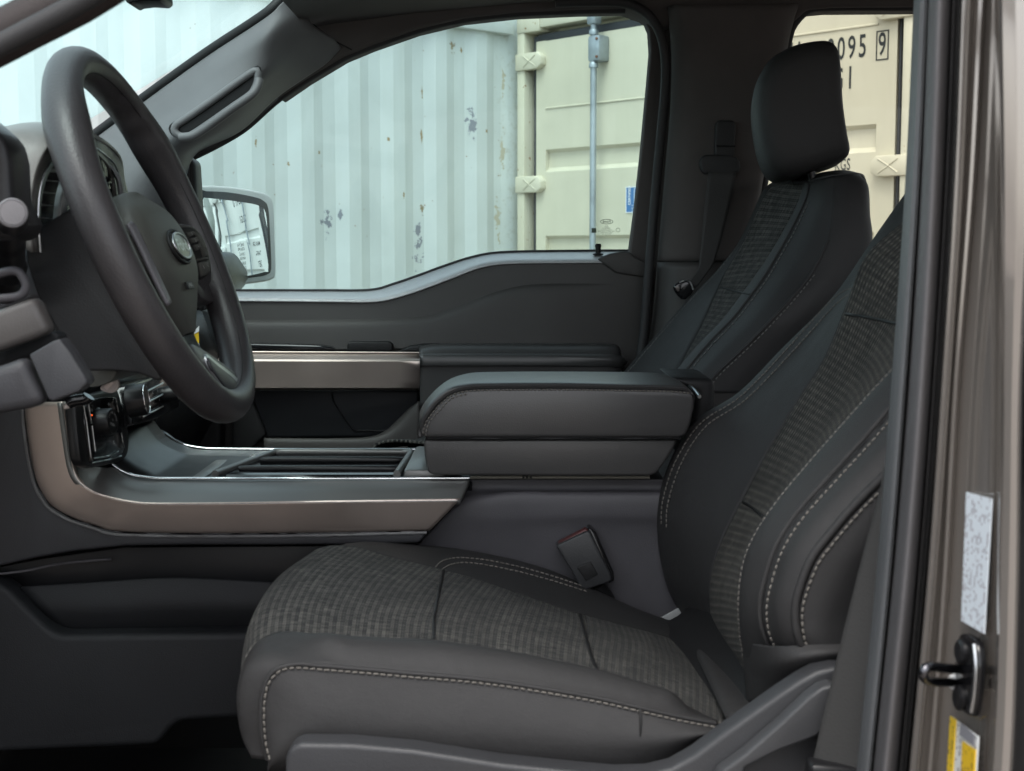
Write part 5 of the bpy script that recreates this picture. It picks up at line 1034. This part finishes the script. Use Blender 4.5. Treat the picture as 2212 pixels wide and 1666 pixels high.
bfb = loft('back_bolster', [k0, k1, k15, k2], M['seat'], DS, nrow=80, sub=8, thick=.004)
wv = [at(*p) for p in k2]; 
bk = loft('knit_backrest', [k2, k25, k3], M['waffle'], DS, nrow=110, sub=14, thick=.004)
def bulge(A, B, n, t, v):
    a = cr([at(*p) for p in A], n); b_ = cr([at(*p) for p in B], n); return [x.lerp(y, t) + Vector(v) for x, y in zip(a, b_)]
bns = loft('back_strip', [k3, bulge(k3, k4, 24, .5, (-.008, -.006, .004)), k4], M['seat'], DS, nrow=80, sub=8, thick=.004)
bnb = loft('back_bolster', [k4, bulge(k4, k5, 24, .12, (-.001, -.004, 0)), bulge(k4, k5, 24, .5, (-.004, -.012, .004)), bulge(k4, k5, 24, .9, (0, -.006, 0)), k5], M['seat'], DS, nrow=80, sub=6, thick=.004)
bsd = loft('back_side', [k5, bulge(k5, k6, 24, .15, (0, -.005, 0)), bulge(k5, k6, 24, .5, (0, -.008, 0)), k6], M['seat'], DS, nrow=80, sub=6, thick=.004)
bk_all = [bfb, bk, bns, bnb, bsd]
def sh(c, dx, dy): return [(p[0] + dx, p[1] + dy) for p in c]
tube('back_piping', drape(bk_all, sh(k4, -3, -2), 90, .0006), .0030, M['seat'], DS, n=90, seg=8)
tube('back_piping', drape(bk_all, sh(k5, -3, -2), 90, .0006), .0034, M['seat'], DS, n=90, seg=8)
tube('back_groove', drape(bk_all, sh(k4, 3, 3), 90, .0002), .0012, M['dark'], DS, n=90, seg=6)
tube('back_groove', drape(bk_all, sh(k5, 4, 3), 90, .0002), .0012, M['dark'], DS, n=90, seg=6)
stitches('back_stitching', drape(bk_all, sh(k3, 3, 2), 110), M['thread'], DS, .0044, .0009, .0009, .0006)
stitches('back_stitching', drape(bk_all, sh(k4, 11, 8), 110), M['thread'], DS, .0044, .0012, .0010, .0006)
stitches('back_stitching', drape(bk_all, sh(k5, 12, 9), 110), M['thread'], DS, .0044, .0012, .0010, .0006)
kk = [(1836, 620), (1815, 628), (1780, 658), (1690, 757), (1596, 853), (1510, 911), (1456, 992), (1428, 1076), (1424, 1130)]
stitches('back_stitching', drape([bfb], sh(kk, 4, 3), 110), M['thread'], DS, .0044, .0012, .0008, .0006)
stitches('back_stitching', drape([bfb], sh(kk, 15, 10), 110), M['thread'], DS, .0044, .0012, .0008, .0006)
tube('back_seam', drape([bk], [(1828, 679), (1845, 681), (1880, 687), (1940, 700)], 30, .0006), .0018, M['dark'], DS, n=30, seg=6)
tube('back_seam', drape([bk], [(1606, 1086), (1618, 1092), (1634, 1104), (1652, 1120)], 30, .0006), .0016, M['dark'], DS, n=30, seg=6)
loft('back_skirt', [[(1602, 1386, 1.20), (1640, 1394, 1.13), (1690, 1396, 1.085), (1760, 1392, 1.07), (1850, 1392, 1.075)], [(1606, 1430, 1.20), (1650, 1440, 1.12), (1700, 1430, 1.075), (1770, 1418, 1.062), (1850, 1410, 1.07)], [(1612, 1520, 1.20), (1660, 1500, 1.13), (1710, 1470, 1.09), (1770, 1450, 1.08), (1850, 1440, 1.08)]], M['seat'], DS, nrow=30, sub=8, thick=.004)
prism('seat_core', [(640, 1470), (1000, 1500), (1540, 1590), (1700, 1460), (1800, 1440), (1850, 1500), (1560, 1760), (640, 1760)], 1.18, .38, M['dark'], DS, .03)
# plastic side shield, close to the lens
prism('side_shield', [(616, 1790), (616, 1640), (624, 1620), (645, 1606), (759, 1608), (895, 1620), (1086, 1650), (1220, 1664), (1330, 1674), (1400, 1672), (1450, 1660), (1500, 1632), (1567, 1582), (1683, 1500), (1728, 1470), (1765, 1450), (1800, 1442), (1830, 1444), (1830, 1580), (1700, 1790)], 1.045, .026, plastic('seat_plastic', (.036, .037, .040), .45, spec=.4), DS, .011, seg=5)
prism('recliner_cover', [(1500, 1790), (1552, 1672), (1610, 1630), (1690, 1560), (1745, 1508), (1775, 1486), (1800, 1480), (1812, 1490), (1800, 1566), (1760, 1594), (1680, 1624), (1610, 1659), (1590, 1790)], 1.025, .018, plastic('recliner_skin', (.046, .047, .050), .45, spec=.4), DS, .010, seg=5)
# lap-belt anchor strap showing between cushion and back
prism('webbing_loop', [(1418, 1340), (1470, 1312), (1476, 1318), (1474, 1328), (1432, 1350)], 1.575, .004, plainmat('webbing_grey', (.30, .31, .31), .8), DS, .001)
# ------------------------------------------------------------------ buckle, belts
BK = empty('seat_belt_buckle', at(1300, 1280, 1.57)); tag(BK, 'black seat belt buckle with red release button beside the console', 'buckle')
prism('buckle_body', [(1202, 1182), (1208, 1176), (1268, 1148), (1276, 1150), (1290, 1180), (1318, 1240), (1322, 1252), (1316, 1258), (1262, 1276), (1252, 1268), (1238, 1240)], 1.556, .024, plastic('buckle_grey', (.03, .031, .033), .4, spec=.4), BK, .003, seg=3)
prism('release_button', [(1206, 1174), (1266, 1143), (1271, 1148), (1210, 1178)], 1.562, .014, plainmat('button_red', (.10, .028, .028), .45), BK, .001)
prism('buckle_side', [(1269, 1143), (1276, 1141), (1288, 1152), (1326, 1238), (1327, 1254), (1316, 1262), (1318, 1248), (1280, 1165)], 1.566, .026, M['black'], BK, .003)
prism('buckle_dent', [(1246, 1226), (1276, 1213), (1292, 1242), (1266, 1256)], 1.5548, .003, M['dark'], BK, .001)
tube('buckle_stalk', [(1292, 1262, 1.575), (1304, 1280, 1.58), (1316, 1300, 1.59), (1326, 1330, 1.59)], .008, M['dark'], BK, n=16)
SB = empty('seat_belt', at(1800, 1650, 1.02)); tag(SB, 'dark seat belt webbing hanging along the near door pillar', 'seat belt')
loft('webbing', [[(1908, 1010, 1.02), (1900, 1060, 1.02), (1850, 1250, 1.015), (1800, 1455, 1.01), (1752, 1660, 1.005), (1740, 1720, 1.0)], [(1960, 1010, 1.0), (1950, 1060, 1.0), (1925, 1250, 1.0), (1895, 1455, .995), (1870, 1660, .99), (1860, 1720, .985)]], plastic('belt_webbing', (.024, .024, .0235), .8, grain=500, bump=.5), SB, nrow=20, sub=6, thick=.002)
prism('belt_anchor', [(1752, 1652), (1800, 1656), (1870, 1662), (1865, 1760), (1735, 1760)], .99, .02, M['satin'], SB, .004)
PB = empty('seat_belt', at(1555, 360, 2.38)); tag(PB, 'passenger seat belt on the far door pillar, webbing and metal tongue hanging', 'seat belt')
prism('belt_guide', [(1512, 350), (1516, 340), (1530, 334), (1580, 336), (1596, 345), (1600, 360), (1594, 372), (1570, 378), (1530, 376), (1516, 370)], 2.375, .02, M['rubber'], PB, .006, 40)
prism('height_slider', [(1546, 268), (1552, 260), (1584, 260), (1590, 268), (1586, 345), (1544, 345)], 2.385, .02, M['rubber'], PB, .004)
tube('slider_groove', [(1547, 315, 2.382), (1568, 316, 2.382), (1588, 316, 2.382)], .0012, M['dark'], PB, n=8, seg=6)
loft('webbing', [[(1530, 372, 2.37), (1522, 450, 2.37), (1512, 560, 2.37), (1504, 590, 2.37), (1488, 612, 2.36)], [(1590, 372, 2.372), (1575, 450, 2.372), (1545, 560, 2.372), (1520, 600, 2.37), (1504, 622, 2.36)]], plastic('far_webbing', (.045, .044, .043), .8, grain=500, bump=.5), PB, nrow=20, sub=5, thick=.002)
prism('belt_tongue', [(1455, 622), (1462, 612), (1482, 606), (1494, 612), (1498, 628), (1490, 640), (1476, 648), (1462, 636)], 2.345, .012, M['black'], PB, .004, 30)
tube('tongue_edge', [(1468, 610, 2.342), (1482, 606, 2.342), (1492, 612, 2.342), (1497, 626, 2.342)], .0014, M['silver'], PB, n=16, seg=6)
# ------------------------------------------------------------------ passenger seat
PS = empty('passenger_seat', (.2, 2.10, Z0 - .75)); tag(PS, 'charcoal passenger seat with headrest, beyond the armrest', 'seat')
q1 = [(1668, 394, 2.33), (1648, 412, 2.33), (1622, 468, 2.33), (1592, 528, 2.33), (1545, 588, 2.33), (1485, 650, 2.33), (1422, 722, 2.33), (1352, 803, 2.33), (1320, 860, 2.33)]
q2 = [(1680, 396, 2.30), (1656, 416, 2.30), (1630, 470, 2.30), (1602, 530, 2.29), (1566, 592, 2.27), (1545, 640, 2.23), (1510, 715, 2.18), (1470, 790, 2.12), (1445, 845, 2.10)]
q3 = [(1735, 396, 2.13), (1722, 440, 2.13), (1688, 505, 2.12), (1655, 560, 2.10), (1620, 610, 2.09), (1560, 690, 2.08), (1510, 742, 2.07), (1455, 808, 2.06), (1430, 850, 2.06)]
q4 = [(1750, 392, 2.06), (1742, 432, 2.04), (1712, 495, 2.02), (1680, 552, 2.01), (1648, 605, 2.00), (1588, 685, 1.99), (1535, 740, 1.98), (1480, 806, 1.97), (1455, 850, 1.97)]
q5 = [(1800, 380, 2.00), (1800, 440, 1.97), (1790, 520, 1.95), (1755, 590, 1.94), (1715, 640, 1.93), (1660, 700, 1.92), (1605, 755, 1.92), (1545, 812, 1.92), (1520, 850, 1.92)]
q6 = [(1852, 376, 2.02), (1872, 400, 2.00), (1876, 460, 1.98), (1878, 530, 1.97), (1840, 620, 1.96), (1790, 690, 1.96), (1735, 750, 1.96), (1680, 815, 1.96), (1650, 850, 1.96)]
pfs = loft('back_bolster', [[(a + 20, b - 6, c + .06) for a, b, c in q1], q1, q2], M['seat'], PS, nrow=60, sub=6, thick=.004)
pkn = loft('knit_backrest', [q2, [((a[0] + b[0]) / 2 + 3, (a[1] + b[1]) / 2, (a[2] + b[2]) / 2) for a, b in zip(q2, q3)], q3], M['ribs'], PS, nrow=80, sub=8, thick=.004)
prl = loft('back_roll', [q3, [((a[0] + b[0]) / 2 - 4, (a[1] + b[1]) / 2 - 4, (a[2] + b[2]) / 2 - .015) for a, b in zip(q3, q4)], q4], M['seat'], PS, nrow=60, sub=8, thick=.004)
pnb = loft('back_bolster', [q4, [((a[0] + b[0]) / 2, (a[1] + b[1]) / 2, (a[2] + b[2]) / 2 - .012) for a, b in zip(q4, q5)], q5], M['seat'], PS, nrow=60, sub=8, thick=.004)
psd = loft('back_side', [q5, [((a[0] + b[0]) / 2, (a[1] + b[1]) / 2, (a[2] + b[2]) / 2 - .012) for a, b in zip(q5, q6)], q6, [(a + 2, b + 4, c + .06) for a, b, c in q6]], M['seat'], PS, nrow=60, sub=8, thick=.004)
loft('back_top', [[(1668, 394, 2.33), (1690, 392, 2.27), (1735, 392, 2.12), (1752, 388, 2.05), (1800, 378, 2.00), (1852, 374, 2.02)], [(1700, 384, 2.33), (1715, 380, 2.27), (1760, 376, 2.14), (1790, 370, 2.08), (1830, 368, 2.05), (1866, 378, 2.06)], [(1760, 392, 2.35), (1790, 390, 2.28), (1820, 390, 2.2), (1840, 388, 2.15), (1860, 392, 2.12), (1874, 400, 2.10)]], M['seat'], PS, nrow=30, sub=6, thick=.004)
prism('back_core', [(1815, 402), (1862, 400), (1866, 520), (1770, 720), (1660, 850), (1590, 850), (1720, 650), (1800, 480)], 2.07, .20, M['dark'], PS, .03)
pall = [pfs, pkn, prl, pnb, psd]
stitches('back_stitching', drape(pall, sh(q1[3:-1], 3, 2), 90), M['thread2'], PS, .0050, .002, .0009, .0006)
stitches('back_stitching', drape(pall, sh(q4[1:], 5, 3), 90), M['thread2'], PS, .0050, .0022, .0009, .0006)
stitches('back_stitching', drape(pall, sh(q5[3:], 5, 3), 90), M['thread2'], PS, .0050, .0022, .0009, .0006)
tube('back_piping', drape(pall, sh(q4, -1, -1), 60, .0005), .0024, M['seat'], PS, n=60, seg=8)
tube('back_piping', drape(pall, sh(q5[2:], -1, -1), 60, .0005), .0024, M['seat'], PS, n=60, seg=8)
tube('back_seam', drape(pall, [(1560, 620), (1580, 627), (1620, 636)], 20, .0006), .0016, M['dark'], PS, n=20, seg=6)
hpoly = [(1690, 110), (1715, 99), (1745, 92), (1772, 89), (1787, 91), (1798, 102), (1804, 118), (1808, 150), (1813, 230), (1822, 295), (1828, 325), (1826, 342), (1812, 352), (1785, 362), (1745, 374), (1710, 383), (1680, 386), (1665, 380), (1648, 358), (1634, 315), (1626, 265), (1624, 225), (1629, 188), (1642, 155), (1662, 128)]
hp = cr([at(a, b, 2.055) for a, b in hpoly], 72, closed=True); hc = sum(hp, Vector()) / len(hp)
bm = bmesh.new(); rings = []
for t_, f in ((-1, .50), (-.99, .70), (-.95, .85), (-.85, .945), (-.65, .99), (-.3, 1.0), (0, 1.0), (.3, 1.0), (.65, .985), (.85, .93), (.95, .82), (.99, .66), (1, .45)):
    ring = []
    for p in hp:
        q = hc + (p - hc) * f; y = 2.125 + t_ * .125
        sc_ = 1.0
        q = q + Vector((.030 * (t_ + .6) / 1.6 if t_ > -.6 else 0, 0, 0))
        ring.append(bm.verts.new((q.x, y, q.z)))
    rings.append(ring)
for i in range(len(rings) - 1):
    for k in range(72): bm.faces.new((rings[i][k], rings[i][(k + 1) % 72], rings[i + 1][(k + 1) % 72], rings[i + 1][k]))
bm.faces.new(rings[0]); bm.faces.new(rings[-1][::-1])
finish(bm, 'headrest', M['seat'], PS, 0, sharp=60)
for (x, y) in ((1712, 2.20), (1752, 2.06)):
    tube('headrest_post', [at(x, 372, y), at(x + 6, 392, y), at(x + 14, 430, y)], .006, M['satin'], PS, n=8, seg=12)
# front of the passenger cushion just above the console rail
loft('knit_cushion', [[(805, 985, 2.02), (812, 966, 2.02), (835, 957, 2.02), (870, 956, 2.02), (930, 962, 2.02)], [(815, 985, 2.2), (822, 964, 2.2), (842, 956, 2.2), (875, 955, 2.2), (940, 958, 2.2)], [(830, 990, 2.32), (838, 972, 2.32), (858, 966, 2.32), (890, 964, 2.32), (950, 964, 2.32)]], M['knit'], PS, nrow=30, sub=8, thick=.004)
box('cushion_base', (at(815, 985, 2.05).x + .02, 1.90, Z0 - .62), (.30, 2.33, Z0 - .30), M['seat'], PS, .04)

for o in list(S.objects):
    if o.parent is None and o.get('category') == 'container': o['group'] = 'shipping containers in the yard'
    if o.parent is None and o.get('category') == 'seat': o['group'] = 'front seats'
    if o.parent is None and o.get('category') == 'seat belt': o['group'] = 'front seat belts'
